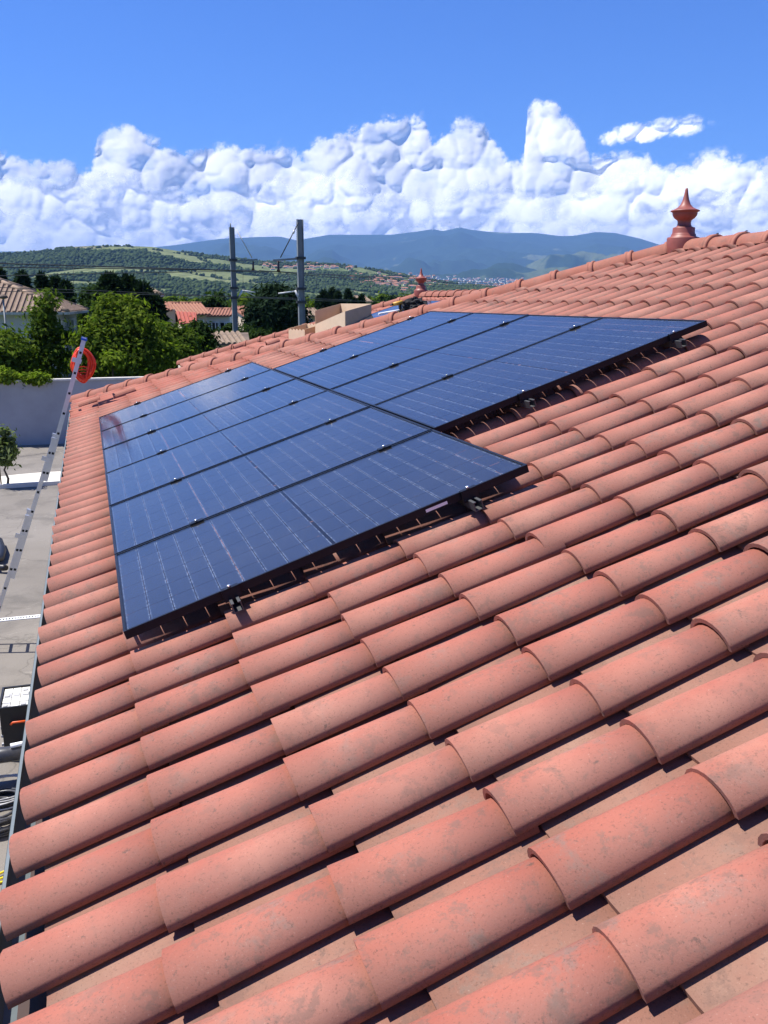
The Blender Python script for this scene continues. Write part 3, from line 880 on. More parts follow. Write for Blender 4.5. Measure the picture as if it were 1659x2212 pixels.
# maker's plate on the front edge
m = MB(); m.obox(RF(1.45 - 0.11, 0.0095, CREST - 0.019), V * 0.055, U * 0.0006, N * 0.006)
pl0 = [o for o in C.objects if o.name == 'solar_panel'][0]
me = MB(); me.box((1.30, -0.0012, -0.026), (1.40, 0.0, -0.013)); link('rating_plate', me.mesh('rating_plate'), M_WHITE, pl0)


# ---------------------------------------------------------------- second roof behind the hip, with its own small array
F2 = np.array([7.10, 19.5, 0.10 + H0])
VR2, HK2 = 4.85, 0.777
ROOF2_O = F2 - V * VR2
yA, zA = RF(V_RIDGE, U_APEX)[1], RF(V_RIDGE, U_APEX)[2]
_endslope = (V_RIDGE - V_EAVE) * V[2] / ((V_RIDGE - V_EAVE) * HIP_K)


def vh2(u): return VR2 if u <= 0 else VR2 - u / HK2


def vlo2(u): return max(V_EAVE - 0.01, ((zA - _endslope * (F2[1] + u - yA)) - ROOF2_O[2]) / V[2] + 0.12)


house2 = thing('tiled_house', (7.0, 17.0, 0), 'lower tiled house wing beyond the hip, with cardboard boxes on its roof', 'house')
g = MB()
e0_, e1_ = RF(V_EAVE, -10.5, -0.13, ROOF2_O), RF(V_EAVE, (VR2 - V_EAVE) * HK2, -0.13, ROOF2_O)
a0_, a1_ = RF(VR2, -10.5, -0.13, ROOF2_O), RF(VR2, 0, -0.13, ROOF2_O)
x2 = 2 * a1_[0] - e1_[0]; f1_, f0_ = np.array([x2, e1_[1], e1_[2]]), np.array([x2, e0_[1], e0_[2]])
ev = np.array([0, 0, -0.10])
# the near slope starts where it rises out of the main roof's end slope
uu_ = [-10.4, -8, -6, -4, -2, 0, 2, (VR2 - V_EAVE) * HK2]
low_ = [RF(max(V_EAVE, min(vlo2(u) - 0.1, VR2)), u, -0.13, ROOF2_O) for u in uu_]
g.prism(low_ + [a1_, a0_], ev)
g.prism([e1_, f1_, a1_], ev); g.prism([f1_, f0_, a0_, a1_], ev)
roof2 = part('roof', g, M_DECK, house2)
g = MB(); up = np.array([0, 0, 0.06]); g.prism([e1_ + up, f1_ + up, a1_ + up], (0, 0, 0.03)); g.prism([f1_ + up, f0_ + up, a0_ + up, a1_ + up], (0, 0, 0.03)); part('far_slope', g, M_RIDGE, roof2)
g = MB(); g.box((e1_[0] + 0.5, 14.9, 0), (x2 - 0.5, e1_[1] - 0.5, e1_[2] - 0.11)); part('wall', g, M_RENDER, house2)
g = MB(); g.bar(e1_ + (-0.03, 0.1, -0.02), RF(V_EAVE, -5, -0.15, ROOF2_O), 0.03, 0.16); part('fascia', g, M_RENDER, house2)
tile_field(roof2, ROOF2_O, -9.5, 4.3, vh2, vlo2, lambda v, u: False, 260, jit=1.4)
hb, ht = RF(V_EAVE, (VR2 - V_EAVE) * HK2, -0.035, ROOF2_O), RF(VR2, 0, -0.035, ROOF2_O)
d2 = (ht - hb) / np.linalg.norm(ht - hb)
ridge_row(roof2, hb, ht - d2 * 0.1, clip=False); ridge_row(roof2, RF(VR2, -0.1, -0.03, ROOF2_O), RF(VR2, -9.0, -0.03, ROOF2_O), clip=False)
for k in range(-36, 0):
    ob = link('mortar_bed', MORTAR_ME, None, roof2); ob.matrix_local = Matrix.Translation(Vector(-wloc(roof2))) @ frame_matrix(RF(VR2 - 0.15, k * TP + 0.09, -0.065, ROOF2_O), V, U, N)
f2 = finial(house2, F2 + (0, 0.02, -0.02)); f2['label'] = 'brown terracotta finial on the lower roof'

vt = (6.34 - ROOF2_O[0] + N[0] * -CREST) / V[0]
far_lab = ['far small solar panel %s' % q for q in ('at the upper edge beside the second finial', 'at the upper edge, next but one to the second finial', 'in the lower row, behind the black heap', 'in the lower row, hidden mostly by the near hip')]
for n, (j, i) in enumerate(((0, 0), (0, 1), (1, 0), (1, 1))):
    place_panel(RF(vt - PSL * (j + 1) + 0.08, 18.35 - F2[1] - PSW * (i + 1), CREST + 0.02, ROOF2_O), 'joined', far_lab[n], 'solar panels on the far roof')
for n, (j, i) in enumerate(((0, 2), (1, 2), (0, 3), (1, 3))):
    place_panel(RF(vt - PSL * (j + 1) + 0.08, 18.35 - F2[1] - PSW * (i + 1), CREST + 0.02, ROOF2_O), 'joined',
                ('far small solar panel upper third from its far edge', 'far small solar panel lower third from its far edge', 'far small solar panel upper fourth from its far edge', 'far small solar panel lower fourth from its far edge')[n], 'solar panels on the far roof')


def carton(loc, ex, ey, h, label, flaps, zig=False, slope=False):
    """open cardboard box standing on the roof; ex, ey its two base edges"""
    o = np.asarray(loc, float); ex, ey = np.asarray(ex, float), np.asarray(ey, float); z = np.array([0, 0, h])
    t = thing('cardboard_box', o, label, 'cardboard box', 'cardboard boxes on the lower roof')
    nx, ny = ex / np.linalg.norm(ex) * 0.012, ey / np.linalg.norm(ey) * 0.012
    for a, d, th in ((o, ex, ny), (o + ey - ny, ex, ny)):
        m = MB(); m.prism([a, a + d, a + d + z, a + z], th); part('side', m, M_CARD, t)
    for a, d, th in ((o + ny * 1.1, ey - ny * 2.2, nx), (o + ex - nx + ny * 1.1, ey - ny * 2.2, nx)):
        m = MB()
        if zig:
            n = 10; top = []
            for k in range(n + 1): top += [a + d * (1 - k / n) + z * (0.82 + 0.18 * (k % 2))]
            m.prism([a, a + d] + top, th)
        else: m.prism([a, a + d, a + d + z * (0.42 if slope and a is not o + ex and th @ ex > 0 and np.allclose(a, o + ny * 1.1) else 1.0), a + z], th)
        part('side', m, M_CARDIN, t)
    m = MB(); m.prism([o + nx + ny, o + ex - nx + ny, o + ex + ey - nx - ny, o + ey + nx - ny], (0, 0, 0.01)); part('floor', m, M_CARD, t)
    for a, d, out in flaps:
        m = MB(); a = o + np.asarray(a) + z; m.prism([a, a + np.asarray(d), a + np.asarray(d) * 0.95 + np.asarray(out), a + np.asarray(d) * 0.05 + np.asarray(out)], (0, 0, 0.006)); part('flap', m, M_CARDIN, t)
    return t


B1 = on_roof2(*[(800 + 805 * 0.3737) / 1.4756, (930 + 352 * 0.3737) / 1.4756], 0.0)
carton(B1 + (0.0, 0.0, -0.06), (0.70, 0.52, 0.14), (-0.30, 1.30, 0.0), 0.48, 'large open cardboard box on the lower roof against the near hip',
       [], slope=True)
B2 = on_roof2(*[(800 + 460 * 0.3737) / 1.4756, (930 + 398 * 0.3737) / 1.4756], 0.0)
carton(B2 + (0, 0, -0.03), (0.50, 0.38, 0.10), (-0.22, 0.62, 0.0), 0.22, 'small low cardboard box with a torn zigzag edge', [], True)


def vent_tile(roof_, v, u, o, k_=1.0):
    m = MB(); inv_ = -wloc(roof_)
    for k in range(9):
        a, b = PI * k / 9, PI * (k + 1) / 9
        q = lambda t_, x, r: RF(v + x, u - k_ * r * math.cos(t_), -0.02 + k_ * r * 0.9 * math.sin(t_), o)
        m.add([q(a, 0, 0.12), q(b, 0, 0.12), q(b, 0.3, 0.11), q(a, 0.3, 0.11)], [(0, 1, 2, 3)])
        m.add([q(a, 0, 0.12), q(b, 0, 0.12), q(b, 0, 0.095), q(a, 0, 0.095)], [(0, 3, 2, 1)])
    v_ = part('vent_tile', m, M_RIDGE, roof_)
    m = MB(); pts = [RF(v + 0.05, u - k_ * 0.11 * math.cos(PI * k / 10), -0.02 + k_ * 0.10 * math.sin(PI * k / 10), o) for k in range(11)]; m.sheet(pts)
    m2 = link('vent_opening', m.mesh('vent_opening', wloc(roof_)), M_HOLE, v_); return v_


pv = on_roof2((800 + 135 * 0.3737) / 1.4756, (930 + 455 * 0.3737) / 1.4756) - ROOF2_O
vent_tile(roof2, float(pv @ V), float(pv @ U), ROOF2_O)
pv = on_roof2((700 + 95 * 0.4822) / 1.4756, (650 + 955 * 0.4822) / 1.4756) - ROOF2_O
vent_tile(roof2, float(pv @ V), float(pv @ U), ROOF2_O)
vent_tile(roof, 0.20, 9.25, ROOF_O, 0.7); vent_tile(roof, -0.28, 9.65, ROOF_O, 0.7)


def lump(c, r, seed, sub=3, rough=0.35, squash=(1, 1, 0.7)):
    v, f = ICO[sub]; p = v * np.asarray(squash) * r; d = 1 + rough * fbm(v * 1.6 + seed, 3); p = p * d[:, None]
    m = MB(); m.add(p + np.asarray(c), f.tolist(), False); return m


bag = on_roof2((800 + 1375 * 0.3737) / 1.4756, (930 + 150 * 0.3737) / 1.4756, CREST)
v_, f_ = ICO[3]; p_ = v_ * np.array([0.23, 0.2, 0.14]); p_ = p_ * (1 + 0.75 * fbm(v_ * 2.1 + 4, 3))[:, None]
m = MB(); m.add(p_ + bag + (0.05, 0.0, 0.07), f_.tolist()); solo('bag', m, M_CLOTH, 'crumpled black bag lying on the far solar panels', 'bag')
drill = on_roof2((800 + 1250 * 0.3737) / 1.4756, (930 + 180 * 0.3737) / 1.4756, CREST)
t = thing('cordless_drill', drill, 'yellow cordless drill lying left of the black bag on the far roof', 'drill')
m = MB(); m.tube([drill + (-0.10, -0.02, 0.16), drill + (0.10, 0.02, 0.20)], [0.035, 0.042], 12); part('body', m, M_YTOOL, t)
m = MB(); m.tube([drill + (-0.10, -0.02, 0.16), drill + (-0.16, -0.03, 0.148)], [0.024, 0.012], 10); part('chuck', m, M_BLACK, t)
m = MB(); m.bar(drill + (0.05, 0.01, 0.17), drill + (0.07, 0.02, 0.05), 0.04, 0.05); part('handle', m, M_BLACK, t)
m = MB(); m.bar(drill + (0.02, 0.01, 0.03), drill + (0.13, 0.03, 0.03), 0.07, 0.05); part('battery', m, M_YTOOL, t)
m = MB(); m.tube([drill + (-0.42 + 0.07 * k, -0.1 + 0.03 * math.sin(k), -0.02 + 0.012 * k) for k in range(7)], 0.02, 7); solo('cable', m, M_WHITE, 'short white cable end beside the yellow drill', 'cable')

# ---------------------------------------------------------------- ladder leaning on the eave
Y0, Y1 = 12.60, 12.98
zz = lambda x, y: at(0.2912 * x, 711.6 + 0.2912 * y, Y0)
lad = thing('ladder', on_z(-15, 1390, 0), 'aluminium extension ladder leaning on the far end of the eave', 'ladder')
for sec, (p0, p1, above, below) in enumerate(((zz(597, 173), zz(352, 1067), 0.19, 0.11), (zz(370, 917), zz(111, 1782), 0.21, 0.13), (zz(172, 1495), zz(38, 1922), 0.22, None))):
    e = (p1 - p0) / np.linalg.norm(p1 - p0); L = np.linalg.norm(p1 - p0)
    n = round(L / 0.277); sp = L / n
    top = p0 - e * above; bot = p1 + e * below if below is not None else p0 + e * ((0.02 - p0[2]) / e[2])
    w = np.cross(e, (0, 1, 0)); w /= np.linalg.norm(w)
    for y in (Y0, Y1):
        m = MB(); dy = np.array([0, y - Y0 + (0.0125 + 0.006 * sec if y == Y0 else -0.0125 - 0.006 * sec), 0])
        m.obox((top + bot) / 2 + dy, (bot - top) / 2, w * 0.027, np.array([0, 0.0125, 0])); part('rail', m, M_ALU, lad)
    k = 0
    while True:
        c = p0 + e * sp * k
        if (c - bot) @ e > -0.03: break
        m = MB(); m.obox(c + (0, (Y1 - Y0) / 2, 0), (0, (Y1 - Y0) / 2 - 0.026, 0), e * 0.014, w * 0.014); r_ = part('rung', m, M_ALU, lad)
        m = MB(); m.obox(c + (0, -0.0008 + 0.006 * sec, 0), (0, 0.0016, 0), e * 0.015, w * 0.015); part('rung_end', m, M_HOLE, r_)
        k += 1
    if below is None:
        for y in (Y0 + 0.012, Y1 - 0.012):
            m = MB(); m.obox(bot + (0, y - Y0, 0.0), (0.03, 0, 0), (0, 0.02, 0), (0, 0, 0.03)); part('foot', m, M_BLACK, lad)
    for y in (Y0 - 0.006, Y1 + 0.006):
        m = MB(); m.obox(top + e * 0.012 + (0, y - Y0, 0), e * 0.014, w * 0.037, (0, 0.02, 0)); part('end_cap', m, M_BLUE if above < 0.2 else M_ALU, lad)
    m = MB(); m.obox(top + e * 0.30 + (0, -0.004, 0) - w * 0.02, e * 0.03, w * 0.06, (0, 0.005, 0)); part('bracket', m, M_ALU, lad)
m = MB(); c = at(178, 786, Y0 + 0.22)
for k in range(18):
    rx, rz, o = 0.080 + 0.050 * random.random(), 0.16 + 0.06 * random.random(), np.array([0.02 * random.gauss(0, 1), 0.011 * (k - 9), 0.01 * random.gauss(0, 1) - 0.01])
    ph = random.random()
    m.tube([c + o + (rx * math.cos(a) + 0.012 * math.sin(3 * a + ph), 0.02 * math.sin(2 * a + ph * 6), rz * math.sin(a)) for a in np.linspace(0, 2 * PI, 29)[:-1]], 0.0105, 6, True)
for k in range(4):
    m.tube([c + (-0.09 + 0.18 * s_, -0.06 + 0.02 * k, -0.06 - 0.04 * k + 0.03 * math.sin(s_ * PI)) for s_ in np.linspace(0, 1, 8)], 0.0085, 6)
solo('cable_coil', m, M_ORANGE, 'orange cable coil hanging from the top of the ladder', 'cable coil', org=c)

# ---------------------------------------------------------------- tools on the yard below the eave
t = thing('toolbox', (-0.95, 9.6, 0), 'tall black rolling toolbox with a clear organiser lid', 'toolbox')
x0, x1, y0, y1, zt = -1.135, -0.74, 9.33, 9.88, 0.60
m = MB(); m.box((x0 + 0.02, y0 + 0.02, 0.04), (x1 - 0.02, y1 - 0.02, 0.30)); m.box((x0 + 0.01, y0 + 0.01, 0.303), (x1 - 0.01, y1 - 0.01, zt - 0.06)); part('body', m, M_BLACK, t)
m = MB(); m.box((x0, y0, zt - 0.058), (x1, y1, zt - 0.03)); m.box((x0, y0, zt - 0.03), (x1, y0 + 0.02, zt + 0.005)); m.box((x0, y1 - 0.02, zt - 0.03), (x1, y1, zt + 0.005))
m.box((x0, y0 + 0.02, zt - 0.03), (x0 + 0.02, y1 - 0.02, zt + 0.005)); m.box((x1 - 0.02, y0 + 0.02, zt - 0.03), (x1, y1 - 0.02, zt + 0.005)); part('organiser', m, M_BLACK, t)
pale = plain('pale_tray', (0.72, 0.72, 0.68), 0.5, 0, 0.1, 20)
for i in range(4):
    for j in range(4):
        m = MB(); a, b = x0 + 0.03 + i * 0.085, y0 + 0.03 + j * 0.124
        m.box((a, b, zt - 0.029), (a + 0.078, b + 0.116, zt - 0.006 - 0.006 * random.random())); bn = part('bin', m, pale if random.random() < 0.85 else M_GREYC, t)
        if random.random() < 0.6:
            m = MB(); q = 0.02 + 0.02 * random.random(); m.box((a + 0.012, b + 0.02, zt - 0.0055), (a + 0.012 + q * 1.6, b + 0.02 + q * 2, zt - 0.001)); part('screw_pack', m, M_GREYC, bn)
m = MB(); yh = y0 - 0.03
m.tube([(x0 + 0.11, y0 + 0.01, 0.42), (x0 + 0.11, yh, 0.43), (x0 + 0.13, yh, 0.447), (x0 + 0.25, yh, 0.447), (x0 + 0.27, yh, 0.43), (x0 + 0.27, y0 + 0.01, 0.42)], 0.012, 8); part('handle', m, M_ORANGEP, t)
m = MB(); m.tube([(x0 + 0.12, y0 + 0.02, 0.16), (x0 + 0.12, yh, 0.17), (x0 + 0.26, yh, 0.17), (x0 + 0.26, y0 + 0.02, 0.16)], 0.011, 8); part('handle', m, plain('dull_red_plastic', (0.30, 0.03, 0.03), 0.5), t)
for k in range(5):
    m = MB(); m.box((x0 - 0.008, y0 + 0.07 + k * 0.02, 0.06 + k * 0.085), (x0 + 0.012, y0 + 0.10 + k * 0.02, 0.085 + k * 0.085)); part('latch', m, M_GREYC, t)
for y in (y0 + 0.08, y1 - 0.08):
    m = MB(); m.tube([(x0 + 0.03, y, 0.05), (x0 + 0.07, y, 0.05)], 0.05, 12); part('wheel', m, M_BLACK, t)
p = at(46, 1572, 9.22)
m = MB(); m.lathe([(0.0, 0.0), (0.034, 0.0), (0.036, 0.01), (0.036, 0.20), (0.03, 0.235), (0.012, 0.25), (0.012, 0.275), (0.0, 0.278)], 14, (p[0] + 0.02, 9.22, 0.0))
solo('spray_can', m, M_BLUE, 'blue spray can standing in front of the black toolbox', 'spray can', org=(p[0] + 0.02, 9.22, 0))
s0 = on_z(24, 1622, 0.50)
st = thing('step_stool', (s0[0], s0[1], 0), 'black step stool with grey legs in front of the toolbox', 'stool')
m = MB(); sx, sy = s0[0], s0[1]
m.tube([(sx - 0.28, sy, 0.47), (sx - 0.26, sy, 0.47), (sx + 0.16, sy, 0.47), (sx + 0.18, sy, 0.47)], [0.05, 0.075, 0.075, 0.05], 10); part('seat', m, M_BLACKC, st)
for lx in (-0.2, 0.12):
    for ly in (-0.14, 0.14):
        m = MB(); m.bar((sx + lx, sy + ly * 0.3, 0.45), (sx + lx * 1.1, sy + ly * 1.5, 0.0), 0.025); part('leg', m, M_GREYC if ly < 0 else M_BLACKC, st)
m = MB(); m.box((sx - 0.22, sy - 0.13, 0.16), (sx + 0.14, sy + 0.02, 0.19)); part('lower_step', m, M_BLACKC, st)
m = MB(); q = (sx + 0.02, sy - 0.02, 0.56); m.tube([(q[0] - 0.02, q[1], 0.56), (q[0] + 0.2, q[1] + 0.03, 0.565)], 0.022, 10); solo('sealant_tube', m, M_WHITE, 'white sealant tube lying on the black step stool', 'tube')
cc = on_z(4, 1765, 0.05)
m = MB(); ph = 0
for k in range(15):
    r = 0.21 + 0.075 * random.random(); oz = 0.03 + 0.011 * k; ox, oy = random.gauss(0, 0.02), random.gauss(0, 0.02)
    m.tube([(cc[0] - 0.02 + ox + r * math.cos(a), cc[1] + oy + r * 1.1 * math.sin(a), oz + 0.012 * math.sin(2 * a + k)) for a in np.linspace(0, 2 * PI, 31)[:-1]], 0.0125, 7, True)
solo('conduit_coil', m, M_BLACKC, 'black conduit coil lying on the asphalt under the eave', 'conduit coil', org=(cc[0], cc[1], 0))
m = MB()
for k in range(5):
    r = 0.24 + 0.05 * random.random(); ox, oy = 0.02 + random.gauss(0, 0.02), 0.1 + random.gauss(0, 0.03)
    m.tube([(cc[0] + ox + r * math.cos(a), cc[1] + oy + r * math.sin(a), 0.23 + 0.01 * k + 0.02 * math.sin(a + k)) for a in np.linspace(0, 2 * PI, 33)[:-1]], 0.006, 6, True)
solo('cable_coil', m, M_GREYC, 'thin grey cable coil resting on the black conduit coil', 'cable coil')
yc = on_z(8, 1905, 0.02)
m = MB()
for k in range(3):
    m.tube([(yc[0] - 0.5 + 0.13 * j, yc[1] - 0.16 + 0.06 * k + 0.05 * j + 0.03 * math.sin(j + k), 0.015 + 0.006 * (k % 3)) for j in range(7)], 0.010, 7)
solo('cable', m, M_YELLOW, 'bundle of yellow cables on the asphalt near the gutter', 'cable')
hb0 = on_z(-6, 1195, 0.1)
m = MB(); hp = [on_z(-2, 1168, 0.1), on_z(4, 1188, 0.1), on_z(0, 1206, 0.1), on_z(-14, 1214, 0.1), on_z(-10, 1225, 0.1), on_z(8, 1226, 0.1), on_z(14, 1227, 0.1)]  # unidentified dark shape on the asphalt; the bent tube form is invented
m.tube(hp, [0.07, 0.08, 0.07, 0.05, 0.05, 0.06, 0.045], 10); solo('unknown_item', m, M_BLACK, 'unidentified thick black piece on the asphalt beyond the ladder', 'unknown_item')

# ---------------------------------------------------------------- trees and hedges
def leaf_quads(P, Nn, size, seed, aspect=1.8):
    """one small bent leaf (two faces) per point, facing roughly along Nn"""
    r = np.random.default_rng(seed); n = len(P)
    nrm = Nn + r.normal(0, 0.75, (n, 3)); nrm /= np.linalg.norm(nrm, axis=1)[:, None] + 1e-9
    t = r.normal(size=(n, 3)); t -= nrm * (t * nrm).sum(1)[:, None]; t /= np.linalg.norm(t, axis=1)[:, None] + 1e-9
    b = np.cross(nrm, t); s_ = size * r.uniform(0.6, 1.35, n)[:, None]
    a = t * s_ * 0.5 * aspect; w = b * s_ * 0.36
    tip, base, l, rr = P + a - nrm * s_ * 0.12, P - a, P + w + nrm * s_ * 0.10, P - w + nrm * s_ * 0.10
    V4 = np.stack([base, rr, tip, l], 1).reshape(-1, 3); F4 = np.arange(4 * n).reshape(n, 4)
    return V4, F4


def crown_points(lobes, n, seed, clump=0.35, shell=0.72, k=70):
    """leaf positions in clumps spread through ellipsoid lobes (centre, radii)"""
    r = np.random.default_rng(seed); vol = np.array([np.prod(np.asarray(l[1])) ** 0.67 for l in lobes]); vol /= vol.sum()
    Ps, Ns = [], []
    for (c, rad), f in zip(lobes, vol):
        c, rad = np.asarray(c, float), np.asarray(rad, float); m = max(6, int(n * f)); nc = max(5, int(m / k))
        d = r.normal(size=(nc, 3)); d /= np.linalg.norm(d, axis=1)[:, None]; rr = shell + (1.06 - shell) * r.random(nc) ** 0.7
        rr = rr * (1 + 0.32 * fbm(d * 1.7 + c * 0.37, 2))
        cen = c + d * rad * rr[:, None]
        idx = r.integers(0, nc, m); sg = clump * r.uniform(0.5, 1.2, nc)[idx][:, None]
        off = r.normal(size=(m, 3)) * sg * np.array([1, 1, 0.62])
        Ps.append(cen[idx] + off); nn = d[idx] * 0.8 + off / (sg + 1e-6) * 0.3 + np.array([0, 0, 0.55]); Ns.append(nn)
    return np.concatenate(Ps), np.concatenate(Ns)


def tree(name, base, lobes, n, size, mat, label, cat='tree', group=None, seed=1, clump=0.35, trunk_r=0.12, shell=0.72, aspect=1.8, limbs=True, k=70):
    base = np.asarray(base, float); t = thing(name, base, label, cat, group)
    P, Nn = crown_points(lobes, n, seed, clump, shell, k)
    P[:, 2] = np.maximum(P[:, 2], base[2] + 0.05)
    v, f = leaf_quads(P, Nn, size, seed + 1, aspect)
    tag(link('crown', mesh_np('crown', v - base, f), mat, t), None)
    m = MB(); r = random.Random(seed)
    main = max(lobes, key=lambda l: np.prod(l[1])); c = np.asarray(main[0], float); topz = c[2] + main[1][2] * 0.3
    path = [base + (0, 0, -0.1)] + [base + (np.array([c[0], c[1], topz]) - base) * s_ + np.array([r.gauss(0, 0.06), r.gauss(0, 0.06), 0]) * (s_ < 0.95) for s_ in (0.25, 0.5, 0.75, 1.0)]
    m.tube(path, [trunk_r, trunk_r * 0.85, trunk_r * 0.7, trunk_r * 0.5, trunk_r * 0.25], 9)
    if limbs:
        for lc, lr in lobes:
            lc = np.asarray(lc, float)
            for q in range(3):
                e = lc + np.asarray(lr) * np.array([r.uniform(-.7, .7), r.uniform(-.7, .7), r.uniform(-0.1, .7)]); s0_ = path[2 if lc[2] < c[2] else 3]
                m.tube([s0_, s0_ * 0.5 + e * 0.5 + (0, 0, 0.15), e], [trunk_r * 0.42, trunk_r * 0.25, trunk_r * 0.08], 6)
    part('trunk', m, M_BARK, t); return t


def conifer(base, top, width, n, label, seed, group=None, mat=None, name='conifer', droop=0.25, size=0.30, columnar=False):
    base = np.asarray(base, float); h = top - base[2]; r = np.random.default_rng(seed)
    t = thing(name, base, label, 'cypress' if columnar else 'conifer', group)
    s_ = r.random(n) ** 0.75
    prof = (np.clip(1.06 - s_, 0, 1) ** 0.75) if not columnar else np.clip(np.sin(np.clip(s_ * 0.93 + 0.07, 0, 1) * PI) ** 0.55, 0.06, 1) * (1 - 0.35 * s_)
    ang = r.random(n) * 2 * PI; nb = 17 if not columnar else 9
    ang = np.round(ang / (2 * PI) * nb + 3 * s_ * (1 - columnar)) / nb * 2 * PI + r.normal(0, 0.22, n)
    rad = width * prof * (0.35 + 0.65 * r.random(n) ** 0.5) * (1 + 0.30 * fbm(np.stack([np.cos(ang) * 1.6, np.sin(ang) * 1.6, s_ * 7 + seed], 1), 2))
    P = np.stack([base[0] + rad * np.cos(ang), base[1] + rad * np.sin(ang), base[2] + 0.15 + (h - 0.15) * s_ - droop * rad * 0.6], 1)
    Nn = np.stack([np.cos(ang), np.sin(ang), np.full(n, 0.7 if not columnar else 0.2)], 1)
    v, f = leaf_quads(P, Nn, size, seed + 3, 2.4)
    link('crown', mesh_np('crown', v - base, f), mat or M_LEAF_CONE, t)
    m = MB(); m.tube([base + (0, 0, -0.1), base + (0, 0, h * 0.5), base + (0, 0, h * 0.96)], [width * 0.10, width * 0.06, 0.02], 8); part('trunk', m, M_BARK, t); return t


def blob(x0, y0, x1, y1, Y, depth=0.8):
    """an ellipsoid lobe filling a box of the picture at distance Y"""
    a, b = at(x0, y0, Y), at(x1, y1, Y); c = (a + b) / 2; c[1] = Y; return c, (abs(b[0] - a[0]) / 2, abs(b[0] - a[0]) / 2 * depth, abs(a[2] - b[2]) / 2)


def ground_at(x, Y): p = at(x, 700, Y); return np.array([p[0], Y, 0.0])


tree('leafy_tree', ground_at(95, 36.5), [blob(72, 648, 118, 720, 36.5), blob(62, 700, 128, 780, 36.2), blob(75, 760, 150, 812, 36.0), blob(90, 632, 114, 660, 36.6), blob(112, 715, 150, 735, 36.4)], 5600, 0.115, M_LEAF_MID,
     'loose light green tree standing in front of the beige roofed house', seed=11, clump=0.24, k=55)
tree('leafy_tree', ground_at(10, 35.0), [blob(-50, 716, 45, 772, 35.5), blob(-30, 742, 68, 812, 35.0), blob(-60, 740, 30, 812, 34.5)], 8000, 0.115, M_LEAF_MID,
     'low bright green tree at the left edge, behind the boundary wall', seed=12, clump=0.24, k=55)
tree('leafy_tree', ground_at(250, 35.5), [blob(200, 665, 335, 760, 35.8), blob(165, 700, 270, 800, 35.3), blob(215, 640, 262, 690, 35.8), blob(262, 648, 300, 700, 36.0), blob(280, 708, 365, 790, 35.6), blob(200, 740, 340, 815, 35.2)], 26000, 0.12, M_LEAF_LIGHT,
     'broad bright green tree right of the ladder top, behind the wall', seed=13, clump=0.26, k=60)
tree('leafy_tree', ground_at(355, 38.0), [blob(325, 706, 385, 770, 38.2), blob(330, 745, 415, 812, 37.6), blob(375, 716, 420, 790, 38.4)], 12000, 0.12, M_LEAF_MID,
     'mid green bushy tree below the red roofed house', seed=14, clump=0.26, k=60)
tree('leafy_bush', ground_at(425, 40.0), [blob(402, 702, 448, 765, 40.0), blob(390, 728, 456, 800, 39.6)], 7500, 0.13, M_LEAF_DARK,
     'dark green bush right of the trees, beside the tiled wall', 'bush', seed=15, clump=0.25, k=60)
tree('leafy_tree', ground_at(205, 55.5), [blob(172, 625, 232, 690, 56.0), blob(185, 650, 250, 740, 55.0)], 6500, 0.17, M_LEAF_DARK,
     'dark round tree between the beige roofed house and the tall conifers', seed=16, clump=0.4, k=60)
m_ivy = [blob(-12, 806, 40, 826, 31.75, 0.4), blob(40, 812, 104, 824, 31.7, 0.3), blob(72, 810, 98, 832, 31.65, 0.3), blob(-10, 798, 20, 818, 31.9, 0.5)]
P, Nn = crown_points(m_ivy, 2600, 77, 0.10, 0.5, 60); P = P[P[:, 2] > 1.75]; Nn = np.tile(np.array([[0, -0.6, 0.8]]), (len(P), 1))
vv_, ff_ = leaf_quads(P, Nn, 0.10, 78, 1.4); iv = at(40, 820, 31.7)
o = link('climbing_plant', mesh_np('climbing_plant', vv_ - iv, ff_), M_LEAF_IVY); o.location = tuple(iv); tag(o, 'yellow green climbing plant spilling over the boundary wall', 'climbing plant')
tree('leafy_bush', ground_at(246, 34.0), [blob(226, 762, 262, 806, 34.0)], 700, 0.12, M_LEAF_IVY, 'small yellow green shoot glowing low in the dark tree foot', 'bush', seed=18, clump=0.15, trunk_r=0.03)

for k, (x, yt, wd, Y, lab) in enumerate([(8, 583, 1.2, 62, 'dark conifer rising behind the left end of the beige roof'), (56, 591, 1.5, 63, 'dark conifer behind the peak of the beige roof, second from the left'),
                                         (98, 597, 1.1, 62, 'narrow dark conifer, third from the left behind the beige roof'), (126, 603, 1.3, 63, 'dark conifer, fourth from the left behind the beige roof'), (148, 612, 1.2, 62, 'shortest dark conifer behind the beige roof'),
                                         (-25, 590, 1.4, 62, 'dark conifer cut by the left picture edge')]):
    conifer(ground_at(x, Y), at(x, yt, Y)[2], wd, 2600, lab, 40 + k, 'conifers behind the beige roofed house')
for k, (x, yt, wd, Y, lab) in enumerate([(243, 598, 1.9, 49, 'tall dark conifer left of the group over the bright tree'), (282, 603, 2.0, 50, 'tall dark conifer in the middle of the group over the bright tree'),
                                         (310, 618, 1.9, 49.5, 'dark conifer at the right of the group over the bright tree'), (336, 645, 1.2, 49, 'low dark conifer at the right foot of the group')]):
    conifer(ground_at(x, Y), at(x, yt, Y)[2], wd, 5200, lab, 50 + k, 'dark conifers behind the bright tree', droop=0.5, size=0.34)
